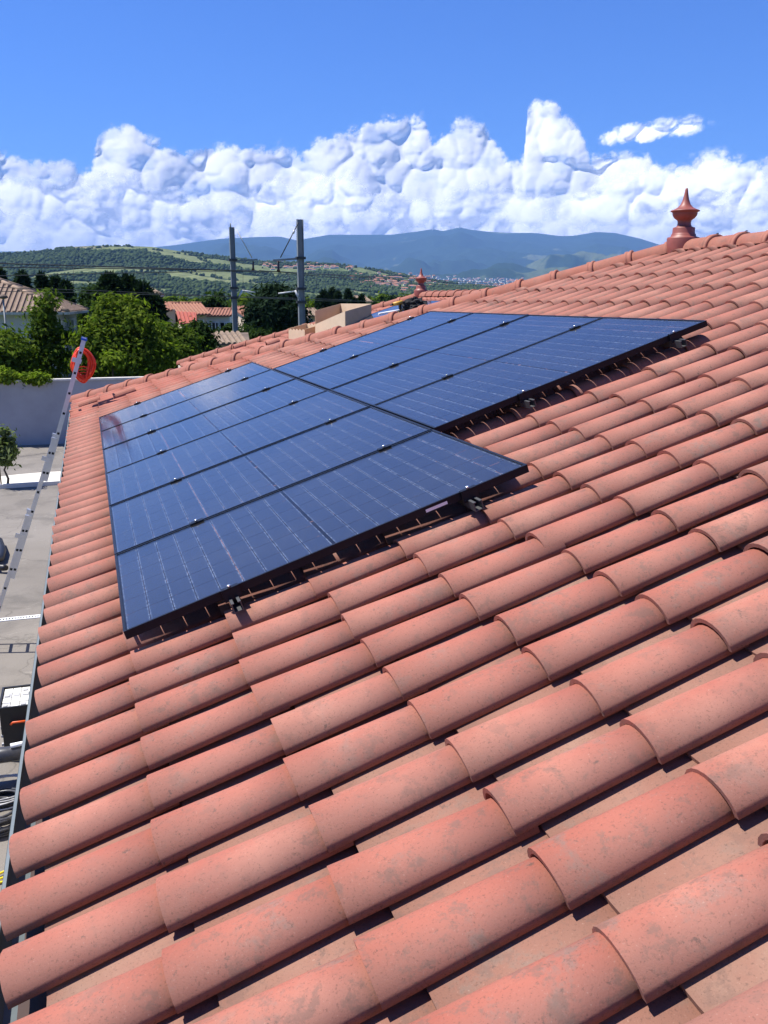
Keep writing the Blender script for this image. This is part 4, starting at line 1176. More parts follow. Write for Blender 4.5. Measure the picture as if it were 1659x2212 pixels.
# round dark pine and the cypresses
pn = ground_at(598, 58)
tree('pine_tree', pn, [blob(548, 640, 648, 712, 58), blob(562, 626, 636, 680, 58.3), blob(540, 660, 600, 712, 57.5), blob(600, 655, 655, 712, 57.8)], 17000, 0.17, M_LEAF_CONE, 'large round dark pine beside the right catenary mast', 'pine', seed=21, clump=0.33, trunk_r=0.3, shell=0.8, aspect=2.6)
for k, (x, yt, wd, Y) in enumerate([(700, 632, 0.75, 80), (718, 626, 0.8, 82), (731, 634, 0.7, 80), (752, 630, 0.85, 84), (766, 648, 0.6, 82), (781, 641, 0.6, 86), (689, 645, 0.6, 84)]):
    conifer(ground_at(x, Y), at(x, yt, Y)[2], wd, 1500, ['dark cypress just right of the right mast, first of the row', 'tallest dark cypress of the left clump', 'dark cypress third in the row right of the mast', 'tall dark cypress fourth in the row', 'short dark cypress left of the pale gable', 'dark cypress at the right end of the row', 'short dark cypress next to the right mast'][k],
            60 + k, 'cypress row right of the masts', droop=-0.15, size=0.30, columnar=True, name='cypress_tree')
# trees of the valley along the horizon
wl_ = ['pale green', 'mid green', 'dark green']
row = [(352, 648, 34, 130, 1), (385, 642, 40, 150, 1), (425, 641, 36, 140, 1), (462, 650, 30, 105, 2), (478, 644, 34, 120, 2), (520, 645, 30, 140, 0), (548, 642, 30, 150, 1), (670, 640, 36, 150, 0), (690, 650, 30, 120, 1), (800, 646, 34, 170, 1), (825, 642, 34, 180, 1),
       (850, 640, 36, 175, 2), (872, 643, 28, 180, 1), (795, 655, 26, 130, 2), (505, 652, 24, 110, 1), (330, 640, 30, 160, 1), (905, 640, 40, 190, 1), (945, 640, 40, 200, 1)]
spot_txt = ['left of the red roofed house', 'above the red roofed house', 'over the ridge of the red roofed house', 'right of the red gable', 'between the red gable and the left mast', 'just right of the left mast', 'left of the round pine', 'right of the right mast', 'at the left of the cypress row', 'right of the cypress row',
            'second right of the cypress row', 'third right of the cypress row', 'left of the second finial', 'low at the right end of the cypress row', 'low by the left mast', 'far behind the tall conifers', 'hidden partly by the second finial', 'over the far roof ridge']
for k, (x, yt, wpx, Y, kd) in enumerate(row):
    w = wpx / F_PX * Y / 2; top = at(x, yt, Y)[2]; g0 = ground_at(x, Y)
    tree('valley_tree', g0, [(g0 + (0, 0, top * 0.58), (w, w, top * 0.44)), (g0 + (w * 0.6, 0.3, top * 0.45), (w * 0.6, w * 0.6, top * 0.36)), (g0 + (-w * 0.6, -0.3, top * 0.42), (w * 0.62, w * 0.6, top * 0.36))], 1500, 0.42 + Y / 900, [M_LEAF_LIGHT, M_LEAF_MID, M_LEAF_DARK][kd],
         '%s broad tree in the valley, %s' % (wl_[kd], spot_txt[k]), 'tree', 'broad trees along the horizon', seed=100 + k, clump=0.6, limbs=False, trunk_r=0.25)
# small staked tree in the yard
b_ = on_z(14, 1055, 0.0) + np.array([0.0, 0.16, 0.0])
tree('olive_tree', b_, [blob(-14, 950, 32, 992, b_[1]), blob(-12, 968, 44, 998, b_[1]), blob(-6, 930, 20, 960, b_[1])], 2200, 0.075, M_LEAF_OLIVE, 'young staked olive tree with grey green leaves by the kerb', seed=31, clump=0.10, trunk_r=0.035, k=45)
m = MB(); m.tube([b_ + (-0.13, 0.02, 0), b_ + (-0.15, 0.02, 1.15)], 0.018, 7); solo('tree_stake', m, M_BARK, 'thin wooden stake beside the young olive tree', 'stake', org=b_ + (-0.13, 0.02, 0))
hd = on_roof2(0, 0)  # unused probe keeps the random stream apart


# ---------------------------------------------------------------- houses beyond the wall
def rows_on_face(mb, A, B, T0, T1, pitch=0.25, r=0.085):
    """cover-tile rows up a roof face given by its eave A-B and its top T0-T1"""
    A, B, T0, T1 = (np.asarray(q, float) for q in (A, B, T0, T1))
    ex = B - A; Lx = np.linalg.norm(ex); ex /= Lx; n = np.cross(ex, T0 + T1 - A - B); n /= np.linalg.norm(n)
    if n[2] < 0: n = -n
    ey = np.cross(n, ex)
    if ey @ (T0 - A) < 0: ey = -ey
    x0, x1, yt = (T0 - A) @ ex, (T1 - A) @ ex, (T0 - A) @ ey
    k = pitch * 0.5
    while k < Lx:
        L = yt if x0 <= k <= x1 else (yt * k / x0 if k < x0 else yt * (Lx - k) / (Lx - x1))
        if L > 0.2:
            P = A + ex * k; q = [(-r, 0), (-0.6 * r, 0.7 * r), (0.6 * r, 0.7 * r), (r, 0)]
            a = [P + ex * u + n * (w + 0.012) for u, w in q]; b = [p + ey * L for p in a]
            mb.add(a + b, [[0, 1, 5, 4], [1, 2, 6, 5], [2, 3, 7, 6], [0, 3, 2, 1]])
        k += pitch


def loc_frame(org, deg):
    c, s_ = math.cos(math.radians(deg)), math.sin(math.radians(deg)); o = np.asarray(org, float)
    return lambda x, y, z: o + np.array([x * c - y * s_, x * s_ + y * c, z])


def wall_box(L, x0, x1, y0, y1, z0, z1):
    m = MB(); p = [L(x0, y0, z0), L(x1, y0, z0), L(x1, y1, z0), L(x0, y1, z0)]; m.prism(p, (0, 0, z1 - z0)); return m


def window(parent, L, x, y, z0, w, h, face, shutter=None, mat=None):
    """a framed window on a wall: face 'y' looks along local -y, 'x' along local +x"""
    def bx(a, b, z0_, z1_, d0, d1):
        if face == 'y': return [L(x + a, y - d0, z0_), L(x + b, y - d0, z0_), L(x + b, y - d1, z0_), L(x + a, y - d1, z0_)], z1_ - z0_
        return [L(x + d0, y + a, z0_), L(x + d0, y + b, z0_), L(x + d1, y + b, z0_), L(x + d1, y + a, z0_)], z1_ - z0_
    m = MB()
    for a, b, c, d in ((-w / 2, w / 2, z0, z0 + .07), (-w / 2, w / 2, z0 + h - .07, z0 + h), (-w / 2, -w / 2 + .07, z0 + .07, z0 + h - .07), (w / 2 - .07, w / 2, z0 + .07, z0 + h - .07), (-.03, .03, z0 + .07, z0 + h - .07)):
        p, hh = bx(a, b, c, d, 0.003, 0.05); m.prism(p, (0, 0, hh))
    f = part('window', m, M_WHITE, parent)
    m = MB(); p, hh = bx(-w / 2 + .07, w / 2 - .07, z0 + .07, z0 + h - .07, 0.004, 0.02); m.prism(p, (0, 0, hh)); part('pane', m, M_DGLASS, f)
    if shutter:
        for sx in shutter:
            m = MB(); p, hh = bx(sx * (w / 2 + 0.25) - 0.22, sx * (w / 2 + 0.25) + 0.22, z0, z0 + h, 0.01, 0.05); m.prism(p, (0, 0, hh)); part('shutter', m, mat or M_WHITE, f)


M_DGLASS = plain('window_glass', (0.02, 0.025, 0.03), 0.08)
M_BEIGE_T = tile_material('beige_roof_tile', (0.235, 0.170, 0.120), (0.32, 0.245, 0.175), (0.15, 0.125, 0.10))
M_BEIGE_D = plain('beige_roof_channel', (0.13, 0.095, 0.07), 0.9, 0, 0.3, 2.0)
M_ORANGE_T = tile_material('orange_roof_tile', (0.31, 0.130, 0.080), (0.36, 0.185, 0.120), (0.23, 0.15, 0.10))
M_ORANGE_D = plain('orange_roof_channel', (0.20, 0.085, 0.055), 0.9, 0, 0.3, 2.0)
M_RED_T = tile_material('red_roof_tile', (0.36, 0.085, 0.060), (0.40, 0.12, 0.085), (0.28, 0.10, 0.08))
M_GREYW = plain('grey_house_wall', (0.50, 0.49, 0.47), 0.9, 0, 0.05, 2.0)
M_CREAMW = plain('cream_house_wall', (0.58, 0.47, 0.36), 0.9, 0, 0.06, 2.0)
M_WHITEW = plain('white_house_wall', (0.68, 0.66, 0.62), 0.9, 0, 0.05, 2.0)
M_FASCIA = plain('pale_fascia', (0.45, 0.42, 0.36), 0.7)


def hip_house(name, L, hx, hy, ze, rise, ridge, over, wallm, tilem, chanm, label, org, group=None):
    """centred on L's origin; ridge = half length of the ridge along local x"""
    t = thing(name, org, label, 'house', group)
    part('wall', wall_box(L, -hx + over, hx - over, -hy + over, hy - over, 0, ze - 0.02), wallm, t)
    c = [L(-hx, -hy, ze), L(hx, -hy, ze), L(hx, hy, ze), L(-hx, hy, ze)]; a, b = L(-ridge, 0, ze + rise), L(ridge, 0, ze + rise)
    m = MB(); m.add(c + [a, b], [[0, 1, 5, 4], [1, 2, 5], [2, 3, 4, 5], [3, 0, 4], [3, 2, 1, 0]]); rf = part('roof', m, chanm, t)
    m = MB(); rows_on_face(m, c[0], c[1], a, b); rows_on_face(m, c[1], c[2], b, b); rows_on_face(m, c[2], c[3], b, a); rows_on_face(m, c[3], c[0], a, a)
    tag(part('tile_rows', m, tilem, rf), kind='stuff')
    hips = [(c[0], a), (c[1], b), (c[2], b), (c[3], a)] + ([(a, b)] if ridge > 0.1 else [])
    for p, q in hips:
        n = max(2, int(np.linalg.norm(q - p) / 0.8))
        for k in range(n):
            m = MB(); m.tube([p + (q - p) * k / n + (0, 0, 0.03), p + (q - p) * (k + 1) / n + (0, 0, 0.03)], [0.115, 0.10], 8); part('ridge_tile', m, tilem, rf)
    m = MB()
    for i in range(4): m.bar(c[i] + (0, 0, -0.06), c[(i + 1) % 4] + (0, 0, -0.06), 0.12, 0.12)
    part('gutter', m, M_FASCIA, t); return t, rf


pc = at(146.4, 674, 46.0)
_L = loc_frame((pc[0], 46.0, 0), -6.5); cen = _L(-4.0, 4.0, 0)
L1 = loc_frame(cen, -6.5)
h1, rf1 = hip_house('house', L1, 4.0, 4.0, pc[2], 1.62, 0.0, 0.55, M_GREYW, M_BEIGE_T, M_BEIGE_D, 'grey walled house with a beige tiled pyramid roof at the left edge', cen)
m = MB(); m.lathe([(0.0, 0.42), (0.03, 0.36), (0.05, 0.28), (0.03, 0.22), (0.09, 0.12), (0.12, 0.0)], 12, tuple(L1(0, 0, pc[2] + 1.66))); part('finial', m, M_FASCIA, rf1)
window(h1, L1, 3.452, -2.0, pc[2] - 1.75, 0.9, 1.35, 'x'); window(h1, L1, 3.452, 1.2, pc[2] - 1.75, 1.0, 1.35, 'x', (1,)); window(h1, L1, -2.6, -3.452, 1.0, 1.2, 1.3, 'y', (-1, 1), M_GREYW); window(h1, L1, 1.2, -3.452, 1.0, 1.2, 1.3, 'y', (-1, 1), M_GREYW)
# roof glimpsed between the conifers
L2 = loc_frame(np.array([at(307, 640, 75)[0], 75, 0]), 8); zz2 = at(307, 638, 75)[2]
hip_house('house', L2, 1.35, 1.35, zz2, 0.85, 0.0, 0.25, M_CREAMW, M_BEIGE_T, M_BEIGE_D, 'tower with a beige hipped roof glimpsed between the dark conifers', np.array([at(318, 640, 75)[0], 75, 0]))


def gable_house(name, L, hx, hy, ze, rise, over, wallm, tilem, chanm, label, org, group=None):
    """ridge along local x"""
    t = thing(name, org, label, 'house', group)
    part('wall', wall_box(L, -hx + over * 0.4, hx - over * 0.4, -hy + over, hy - over, 0, ze + over * rise / hy - 0.06), wallm, t)
    m = MB()
    for s_ in (-1, 1):
        x = s_ * (hx - over * 0.4 - 0.06); zb = ze + over * rise / hy - 0.06
        m.prism([L(x - 0.05, -hy + over, zb), L(x - 0.05, hy - over, zb), L(x - 0.05, 0, ze + rise - 0.08)], L(0.1, 0, 0) - L(0, 0, 0))
    part('gable', m, wallm, t)
    c = [L(-hx, -hy, ze), L(hx, -hy, ze), L(hx, hy, ze), L(-hx, hy, ze)]; a, b = L(-hx, 0, ze + rise), L(hx, 0, ze + rise)
    m = MB(); m.prism([c[0], c[1], b, a], (0, 0, -0.09)); m.prism([c[2], c[3], a, b], (0, 0, -0.09)); rf = part('roof', m, chanm, t)
    m = MB(); rows_on_face(m, c[0], c[1], a, b); rows_on_face(m, c[2], c[3], b, a); tag(part('tile_rows', m, tilem, rf), kind='stuff')
    n = max(2, int(2 * hx / 0.8))
    for k in range(n):
        m = MB(); p, q = a + (b - a) * k / n, a + (b - a) * (k + 1) / n; m.tube([p + (0, 0, 0.02), q + (0, 0, 0.02)], [0.12, 0.105], 8); part('ridge_tile', m, tilem, rf)
    return t


# terracotta house: ridge, red porch roof, lower wing at the left
Y = 72.0; pr0, pr1 = at(368, 655, Y), at(441, 656, Y); ctr = (pr0 + pr1) / 2; hx = (pr1[0] - pr0[0]) / 2; ze = at(400, 678, Y)[2]
L3 = loc_frame((ctr[0], Y + 1.5, 0), 4)
h3 = gable_house('house', L3, hx, 3.6, ze, ctr[2] - ze, 0.6, M_CREAMW, M_ORANGE_T, M_ORANGE_D, 'cream house with a terracotta gable roof and a red porch roof', np.array([ctr[0], Y + 1.5, 0]))
q0, q1, q2, q3 = at(381, 674, 69.0), at(424, 675, 69.0), at(425, 701, 66.5), at(387, 699, 66.5)
m = MB(); m.prism([q3, q2, q1, q0], (0, 0, -0.08)); pr = part('porch_roof', m, M_RED_T, h3)
m = MB(); rows_on_face(m, q3, q2, q0, q1, 0.27); tag(link('tile_rows', m.mesh('tile_rows', wloc(h3)), M_RED_T, pr), kind='stuff')
m = MB(); m.box((q3[0] + 0.2, 66.9, 0), (q2[0] - 0.2, 69.6, q3[2] - 0.06)); part('porch_wall', m, M_CREAMW, h3)
w0, w1 = at(343, 668, 71), at(368, 668, 71)
m = MB(); m.box((w0[0], 70.6, 0), (w1[0] + 0.3, 74, w0[2])); part('wing_wall', m, M_CREAMW, h3)
m = MB(); a = [at(338, 668, 70.3), at(372, 670, 70.3), at(368, 654, 73.5), at(344, 652, 73.5)]; m.prism(a, (0, 0, -0.07)); wr = part('wing_roof', m, M_ORANGE_D, h3)
m = MB(); rows_on_face(m, a[0], a[1], a[3], a[2]); tag(link('tile_rows', m.mesh('tile_rows', wloc(h3)), M_ORANGE_T, wr), kind='stuff')
window(h3, L3, hx - 0.9, -3.0 - 0.003, ze - 1.6, 0.9, 1.2, 'y')


def low_house(xa, xb, ytop, yeave, Y, deg, label, tilem, chanm, wallm, depth=3.5):
    a, b = at(xa, ytop, Y), at(xb, ytop, Y); e = at(xa, yeave, Y - depth)[2]; c = np.array([(a[0] + b[0]) / 2, Y, 0])
    L = loc_frame(c, deg); t = gable_house('house', L, (b[0] - a[0]) / 2, depth, e, max(0.3, a[2] - e), 0.45, wallm, tilem, chanm, label, c)
    for q in (-0.5, 0.1, 0.62): window(t, L, q * (b[0] - a[0]) / 2, -depth + 0.45 - 0.003, e - 1.75, 1.1, 1.25, 'y')
    return t


low_house(441, 505, 668, 682, 78, -12, 'low white house with a flat terracotta roof left of the left mast', M_ORANGE_T, M_ORANGE_D, M_WHITEW)
low_house(506, 560, 669, 684, 86, 6, 'low cream house with a terracotta roof right of the left mast', M_ORANGE_T, M_ORANGE_D, M_CREAMW)
low_house(500, 545, 663, 670, 104, 0, 'farther house roof showing above the low cream house', M_ORANGE_T, M_ORANGE_D, M_CREAMW)
low_house(655, 690, 668, 682, 84, -5, 'small house with a dull tiled roof behind the round pine', M_BEIGE_T, M_BEIGE_D, M_CREAMW)
low_house(765, 790, 640, 652, 120, 0, 'pale building standing between the cypresses', M_BEIGE_T, M_BEIGE_D, M_CREAMW)
# low beige roofed outbuilding in front of the left mast
Y = 44.0; a = [at(452, 743, Y - 1.2), at(540, 742, Y - 1.2), at(536, 718, Y + 1.2), at(456, 718, Y + 1.2)]
ob_ = thing('outbuilding', (np.mean([q[0] for q in a]), Y, 0), 'low outbuilding with a beige tiled roof below the left mast', 'outbuilding')
m = MB(); m.prism(a, (0, 0, -0.08)); r_ = part('roof', m, M_BEIGE_D, ob_)
m = MB(); rows_on_face(m, a[0], a[1], a[3], a[2], 0.26, 0.09); tag(part('tile_rows', m, M_BEIGE_T, r_), kind='stuff')
m = MB(); m.box((a[0][0] + 0.2, Y - 1.0, 0), (a[1][0] - 0.2, Y + 1.0, a[0][2] - 0.09)); part('wall', m, M_CREAMW, ob_)
P, Nn = crown_points([blob(505, 712, 565, 742, 50), blob(545, 715, 590, 745, 49), blob(470, 705, 520, 738, 56)], 4200, 90, 0.25, 0.6); v_, f_ = leaf_quads(P, Nn, 0.15, 91)
hc = ground_at(540, 50); o = link('hedge', mesh_np('hedge', v_ - hc, f_), M_LEAF_DARK); o.location = tuple(hc); tag(o, 'dark clipped hedge at the foot of the round pine', 'hedge')
lp = at(11, 690, 41); top_ = at(11, 645, 41)
sl = thing('street_lamp', (lp[0], 41, 0), 'thin lamp post with a small round head before the beige roofed house', 'street lamp')
m = MB(); m.tube([(lp[0], 41, 0), (lp[0], 41, top_[2])], [0.05, 0.035], 8); part('pole', m, M_MAST, sl)
m = MB(); m.lathe([(0.0, 0.18), (0.16, 0.12), (0.2, 0.04), (0.12, 0.0), (0.0, -0.02)], 14, (lp[0], 41, top_[2])); part('lamp_head', m, M_BEIGE_D, sl)

# ---------------------------------------------------------------- railway masts and wires
DL, DR = 46.0, 39.0


def r2(x, y, Y): return at(x * 0.3268 + 474.4, y * 0.3268 + 440.5, Y)


def mast(x, ytop, Y, w, arm, label):
    b = at(x, 700, Y); b[2] = 0; tp = at(x, ytop, Y)[2]
    t = thing('catenary_mast', b, label, 'mast', 'railway masts')
    m = MB(); s_ = w / 2
    m.box((b[0] - s_, Y - 0.11, 0), (b[0] - s_ + 0.02, Y + 0.11, tp)); m.box((b[0] + s_ - 0.02, Y - 0.11, 0), (b[0] + s_, Y + 0.11, tp)); m.box((b[0] - s_ + 0.02, Y - 0.012, 0), (b[0] + s_ - 0.02, Y + 0.012, tp)); part('column', m, M_MAST, t)
    return t, b, tp


t, b, tp = mast(508.0, 491, DL, 0.24, 1, 'thin grey catenary mast with its arm pointing right, left of the pair')
m = MB(); m.tube([(b[0] - 0.05, DL, tp), (b[0] - 0.05, DL, tp + 0.18)], 0.03, 6); part('cap', m, M_MAST, t)
for y in (370, 555, 622):
    z = r2(100, y, DL)[2]; m = MB(); m.box((b[0] - 0.2, DL - 0.14, z - 0.05), (b[0] + 0.2, DL + 0.14, z + 0.05)); part('collar', m, M_WIRE, t)
m = MB(); m.bar(r2(105, 378, DL), r2(250, 368, DL), 0.10, 0.08); part('arm', m, M_MAST, t)
m = MB(); m.tube([r2(108, 165, DL - 0.15), r2(215, 357, DL - 0.15)], 0.025, 6); part('tie_rod', m, M_PALE, t)
m = MB(); m.tube([r2(222, 378, DL), r2(222, 400, DL), r2(222, 422, DL), r2(222, 445, DL)], [0.03, 0.05, 0.05, 0.09], 8); part('insulator', m, M_INSUL, t)
m = MB(); m.tube([r2(120, 625, DL), r2(150, 572, DL)], 0.05, 6); m.tube([r2(150, 572, DL), r2(235, 585, DL)], 0.035, 6); m.tube([r2(165, 575, DL), r2(235, 610, DL)], 0.02, 6); part('bracket', m, M_PALE, t)
t, b, tp = mast(652.0, 474, DR, 0.26, -1, 'thicker grey catenary mast with its arm pointing left, right of the pair')
for y in (358, 560, 648):
    z = r2(545, y, DR)[2]; m = MB(); m.box((b[0] - 0.2, DR - 0.14, z - 0.05), (b[0] + 0.2, DR + 0.14, z + 0.05)); part('collar', m, M_WIRE, t)
m = MB(); m.bar(r2(540, 360, DR), r2(352, 374, DR), 0.10, 0.08); part('arm', m, M_MAST, t)
m = MB(); m.tube([r2(520, 125, DR - 0.15), r2(402, 355, DR - 0.15)], 0.022, 6); part('tie_rod', m, M_WIRE, t)
m = MB(); m.tube([r2(495, 175, DR - 0.15), r2(485, 195, DR - 0.15)], 0.05, 6); part('turnbuckle', m, M_PALE, t)
m = MB(); m.tube([r2(389, 378, DR), r2(389, 405, DR), r2(389, 428, DR), r2(389, 450, DR)], [0.03, 0.05, 0.05, 0.09], 8); part('insulator', m, M_INSUL, t)
m = MB(); m.tube([r2(533, 640, DR), r2(498, 572, DR)], 0.05, 6); m.tube([r2(498, 578, DR), r2(388, 592, DR)], 0.03, 6); part('bracket', m, M_PALE, t)


def wire(pts, r, label, group='overhead railway wires'):
    P = [at(x, y, Y) for x, y, Y in pts]; Q = []
    for a, b in zip(P, P[1:]): Q += [a + (b - a) * k / 4 for k in range(4)]
    m = MB(); m.tube(Q + [P[-1]], r, 5); return solo('wire', m, M_WIRE, label, 'wire', group)


wire([(-260, 569, 40.0), (0, 577, 41.6), (250, 580, 44), (545, 585, DL), (760, 595, 56), (1100, 614, 100), (1500, 628, 220)], 0.022, 'upper dark wire carried by the arm of the left mast')
wire([(-260, 590, 38.6), (0, 596, 39.5), (250, 590, 42), (520, 586, DL), (700, 597, 54), (900, 612, 80), (1300, 630, 190)], 0.016, 'thin wire crossing just under the upper dark wire at the left')
wire([(-260, 620, 40.0), (0, 621, 41.6), (210, 628, 44), (470, 640, 46), (700, 650, 60), (900, 651, 100)], 0.014, 'low contact wire over the beige roof and the dark conifers')
wire([(-260, 627, 39.0), (60, 630, 40.5), (340, 637, 44), (520, 641, 46), (760, 648, 62)], 0.014, 'lowest contact wire, a little under the other contact wire')
wire([(-300, 560, 30.0), (200, 575, 34.0), (604, 587, DR), (700, 593, 46), (900, 607, 66), (1200, 622, 130)], 0.020, 'dark wire carried by the arm of the right mast')
wire([(560, 584, 40), (652, 592, 43), (800, 608, 58), (1000, 622, 95)], 0.014, 'thin wire sloping down right of the right mast')
for k, (x, ya, yb, Y) in enumerate([(159, 579, 625, 43), (309, 584, 636, 44.5), (343, 585, 637, 44.5), (465, 586, 640, 46), (525, 586, 641, 46), (624, 590, 646, 48), (683, 592, 650, 52), (767, 598, 652, 58), (800, 600, 650, 60)]):
    m = MB(); m.tube([at(x, ya, Y), at(x, yb, Y)], 0.008, 5); solo('dropper_wire', m, M_WIRE, 'vertical dropper wire between the railway wires, ' + ['over the conifers left of the bright tree', 'over the tall conifer group', 'above the left gable of the red roofed house', 'just left of the left mast', 'just right of the left mast', 'just left of the right mast', 'first right of the right mast', 'above the cypress row', 'right of the cypress row'][k], 'wire', 'dropper wires of the catenary')

# ---------------------------------------------------------------- hills, mountains, town, haze
def interp_sil(pts):
    ae_ = sorted(azel(x, y) for x, y in pts); return np.array([a for a, e in ae_]), np.array([e for a, e in ae_])


def land_material(name, rough=0.95):
    m = NT(name); at_ = m.node('ShaderNodeAttribute', attribute_name='land'); p = m.pos()
    c = m.mix(m.ramp(m.noise(p, 0.045, 5, 0.7), [(0.38, 0.0), (0.62, 0.45)]), at_.outputs['Color'], (0.02, 0.035, 0.014))
    m.col(c).rough(rough); m.b.inputs['Specular IOR Level'].default_value = 0.05; return m.m


def hill(name, sil, D, r0, rback, azs, nr, prof, amp, scale, colour):
    sa, se = interp_sil(sil); r = np.concatenate([np.linspace(r0, D, nr), np.linspace(D, rback, max(8, nr // 8))[1:]])
    A, R = np.meshgrid(np.radians(azs), r, indexing='ij'); el = np.interp(np.degrees(A), sa, se); Hc = np.tan(np.radians(el)) * D + H0
    t = (R - r0) / (D - r0); X, Yy = np.sin(A) * R, np.cos(A) * R
    f = np.where(t <= 1, prof(np.clip(t, 0, 1)), np.clip(1 - (R - D) / (rback - D), 0, 1) ** 1.3)
    p = np.stack([X / scale, Yy / scale, np.zeros_like(X)], -1).reshape(-1, 3)
    nz = fbm(p, 5, 0.5).reshape(X.shape) - 0.6 * np.abs(fbm(p * 0.6 + 40, 3).reshape(X.shape))
    Z = Hc * f + amp * nz * np.clip(np.sin(np.clip(t, 0, 1) * PI), 0, 1) * np.clip(Hc / Hc.max(), 0.15, 1)
    Z = np.minimum(Z, np.where(t < 1, np.tan(np.radians(el)) * R * 0.985 + H0, 1e9)) - 0.6
    n0, n1 = X.shape; idx = np.arange(n0 * n1).reshape(n0, n1)
    Fq = np.stack([idx[:-1, :-1], idx[1:, :-1], idx[1:, 1:], idx[:-1, 1:]], -1).reshape(-1, 4)
    me = mesh_np(name, np.stack([X, Yy, Z], -1).reshape(-1, 3), Fq, True)
    col, wood = colour(X.ravel(), Yy.ravel(), t.ravel(), Z.ravel())
    me.color_attributes.new('land', 'FLOAT_COLOR', 'POINT').data.foreach_set('color', np.concatenate([col, np.ones((len(col), 1))], 1).astype(np.float32).ravel())
    structure(name, me, land_material(name + '_land')); return X, Yy, Z, wood.reshape(X.shape), t


_fr = np.random.default_rng(3)
FIELD_PTS = np.stack([_fr.uniform(-1800, 2600, 900), _fr.uniform(500, 4400, 900)], 1)
FIELD_RND = _fr.random((900, 3))


def fields(X, Y, k=1.0):
    """nearest and second nearest field centre, found in blocks"""
    i1 = np.zeros(len(X), int); gap = np.zeros(len(X))
    for s0_ in range(0, len(X), 20000):
        s_ = slice(s0_, s0_ + 20000); d = np.hypot(X[s_, None] * k - FIELD_PTS[None, :, 0], (Y[s_, None] * k - FIELD_PTS[None, :, 1]) * 0.75)
        o_ = np.argpartition(d, 1, axis=1)[:, :2]; dd = np.take_along_axis(d, o_, 1); w_ = dd.argmin(1)
        i1[s_] = o_[np.arange(len(dd)), w_]; gap[s_] = np.abs(dd[:, 0] - dd[:, 1])
    return i1, gap


def near_colour(X, Y, t, Z):
    p = np.stack([X / 520, Y / 520, np.zeros_like(X)], 1); wn = fbm(p + 7, 3, 0.55); wx = fbm(p * 3.1 + 3, 2) * 45; wy = fbm(p * 3.1 + 33, 2) * 45
    i, gap = fields(X + wx, Y + wy, 0.8); rn = FIELD_RND[i]
    wood = (wn > 0.03 + 0.14 * (rn[:, 0] - 0.5)) | (gap < 4) | (rn[:, 1] < 0.16) | ((t > 0.90) & (wn > -0.12)) | (t < 0.16)
    c = np.array([0.115, 0.150, 0.055]) * (1 - rn[:, :1]) + np.array([0.190, 0.215, 0.095]) * rn[:, :1]
    tan_ = rn[:, 2] > 0.82; c[tan_] = np.array([0.21, 0.195, 0.115])
    stripe = 0.90 + 0.10 * np.sign(np.sin((X * np.cos(rn[:, 0] * 6) + Y * np.sin(rn[:, 0] * 6)) / 5.5)); c = c * stripe[:, None]
    c[wood] = np.array([0.030, 0.052, 0.022]); return c, wood


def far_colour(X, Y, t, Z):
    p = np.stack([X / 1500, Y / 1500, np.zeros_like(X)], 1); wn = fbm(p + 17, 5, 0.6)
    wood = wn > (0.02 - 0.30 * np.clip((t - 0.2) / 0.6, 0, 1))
    c = np.tile(np.array([[0.020, 0.042, 0.030]]), (len(X), 1)); mm = np.clip((-wn + 0.1) * 3, 0, 1)[:, None]  # wood colour shifted to blue-green, putting some of the haze into it
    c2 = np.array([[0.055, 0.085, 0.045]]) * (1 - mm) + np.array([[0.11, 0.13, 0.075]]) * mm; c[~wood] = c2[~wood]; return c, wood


NEAR = [(-500, 560), (-250, 548), (0, 548), (60, 546), (100, 541), (150, 533), (210, 530), (280, 531), (330, 533), (380, 541), (430, 549), (474, 553), (560, 565), (640, 567), (720, 571), (780, 577), (830, 586), (880, 596), (930, 606), (1000, 615), (1100, 624), (1300, 634), (1700, 640)]
FAR = [(-600, 540), (-200, 545), (100, 542), (320, 535), (372, 530), (430, 522), (474, 516), (552, 512), (606, 511), (640, 519), (711, 507), (776, 507), (845, 507), (901, 500), (935, 495), (957, 499), (993, 491), (1016, 496), (1050, 500), (1100, 503), (1152, 503), (1213, 510), (1240, 509),
       (1288, 501), (1328, 503), (1382, 515), (1423, 528), (1500, 545), (1659, 560), (2000, 575), (2600, 590)]
X, Yh, Z, wood, t = hill('vineyard_hill', NEAR, 2700, 1350, 4300, np.arange(-22, 50, 0.11), 210, lambda t: 0.45 * t + 0.55 * t ** 1.4, 30, 420, near_colour)
# single crowns of the woods, standing on the hill
cand = np.argwhere(wood & (t < 1.02) & (t > 0.05)); pr_ = np.random.default_rng(9)
ok = np.degrees(np.arctan2(X, Yh))[cand[:, 0], cand[:, 1]]; cand = cand[(ok > -7) & (ok < 30)]
wgt = np.hypot(X, Yh)[cand[:, 0], cand[:, 1]]; pick = cand[pr_.choice(len(cand), min(15000, len(cand) * 2), p=wgt / wgt.sum())]
base = np.stack([X, Yh, Z], -1)[pick[:, 0], pick[:, 1]] + np.concatenate([pr_.normal(0, 5, (len(pick), 2)), np.zeros((len(pick), 1))], 1)
rad = pr_.uniform(2.4, 4.6, len(pick)); v0, f0 = ICO[0]
VV = base[:, None, :] + (v0[None] * (1 + pr_.normal(0, 0.16, (len(pick), 12, 1)))) * (rad[:, None, None] * np.array([1, 1, 1.05])) + np.array([0, 0, 1])[None, None] * (rad * 0.55)[:, None, None]
FF = f0[None] + 12 * np.arange(len(pick))[:, None, None]
m_wood = NT('hill_wood'); isl = m_wood.node('ShaderNodeNewGeometry').outputs['Random Per Island']
m_wood.col(m_wood.mix(isl, (0.026, 0.044, 0.020), (0.066, 0.095, 0.038))).rough(0.95); m_wood.b.inputs['Specular IOR Level'].default_value = 0.0
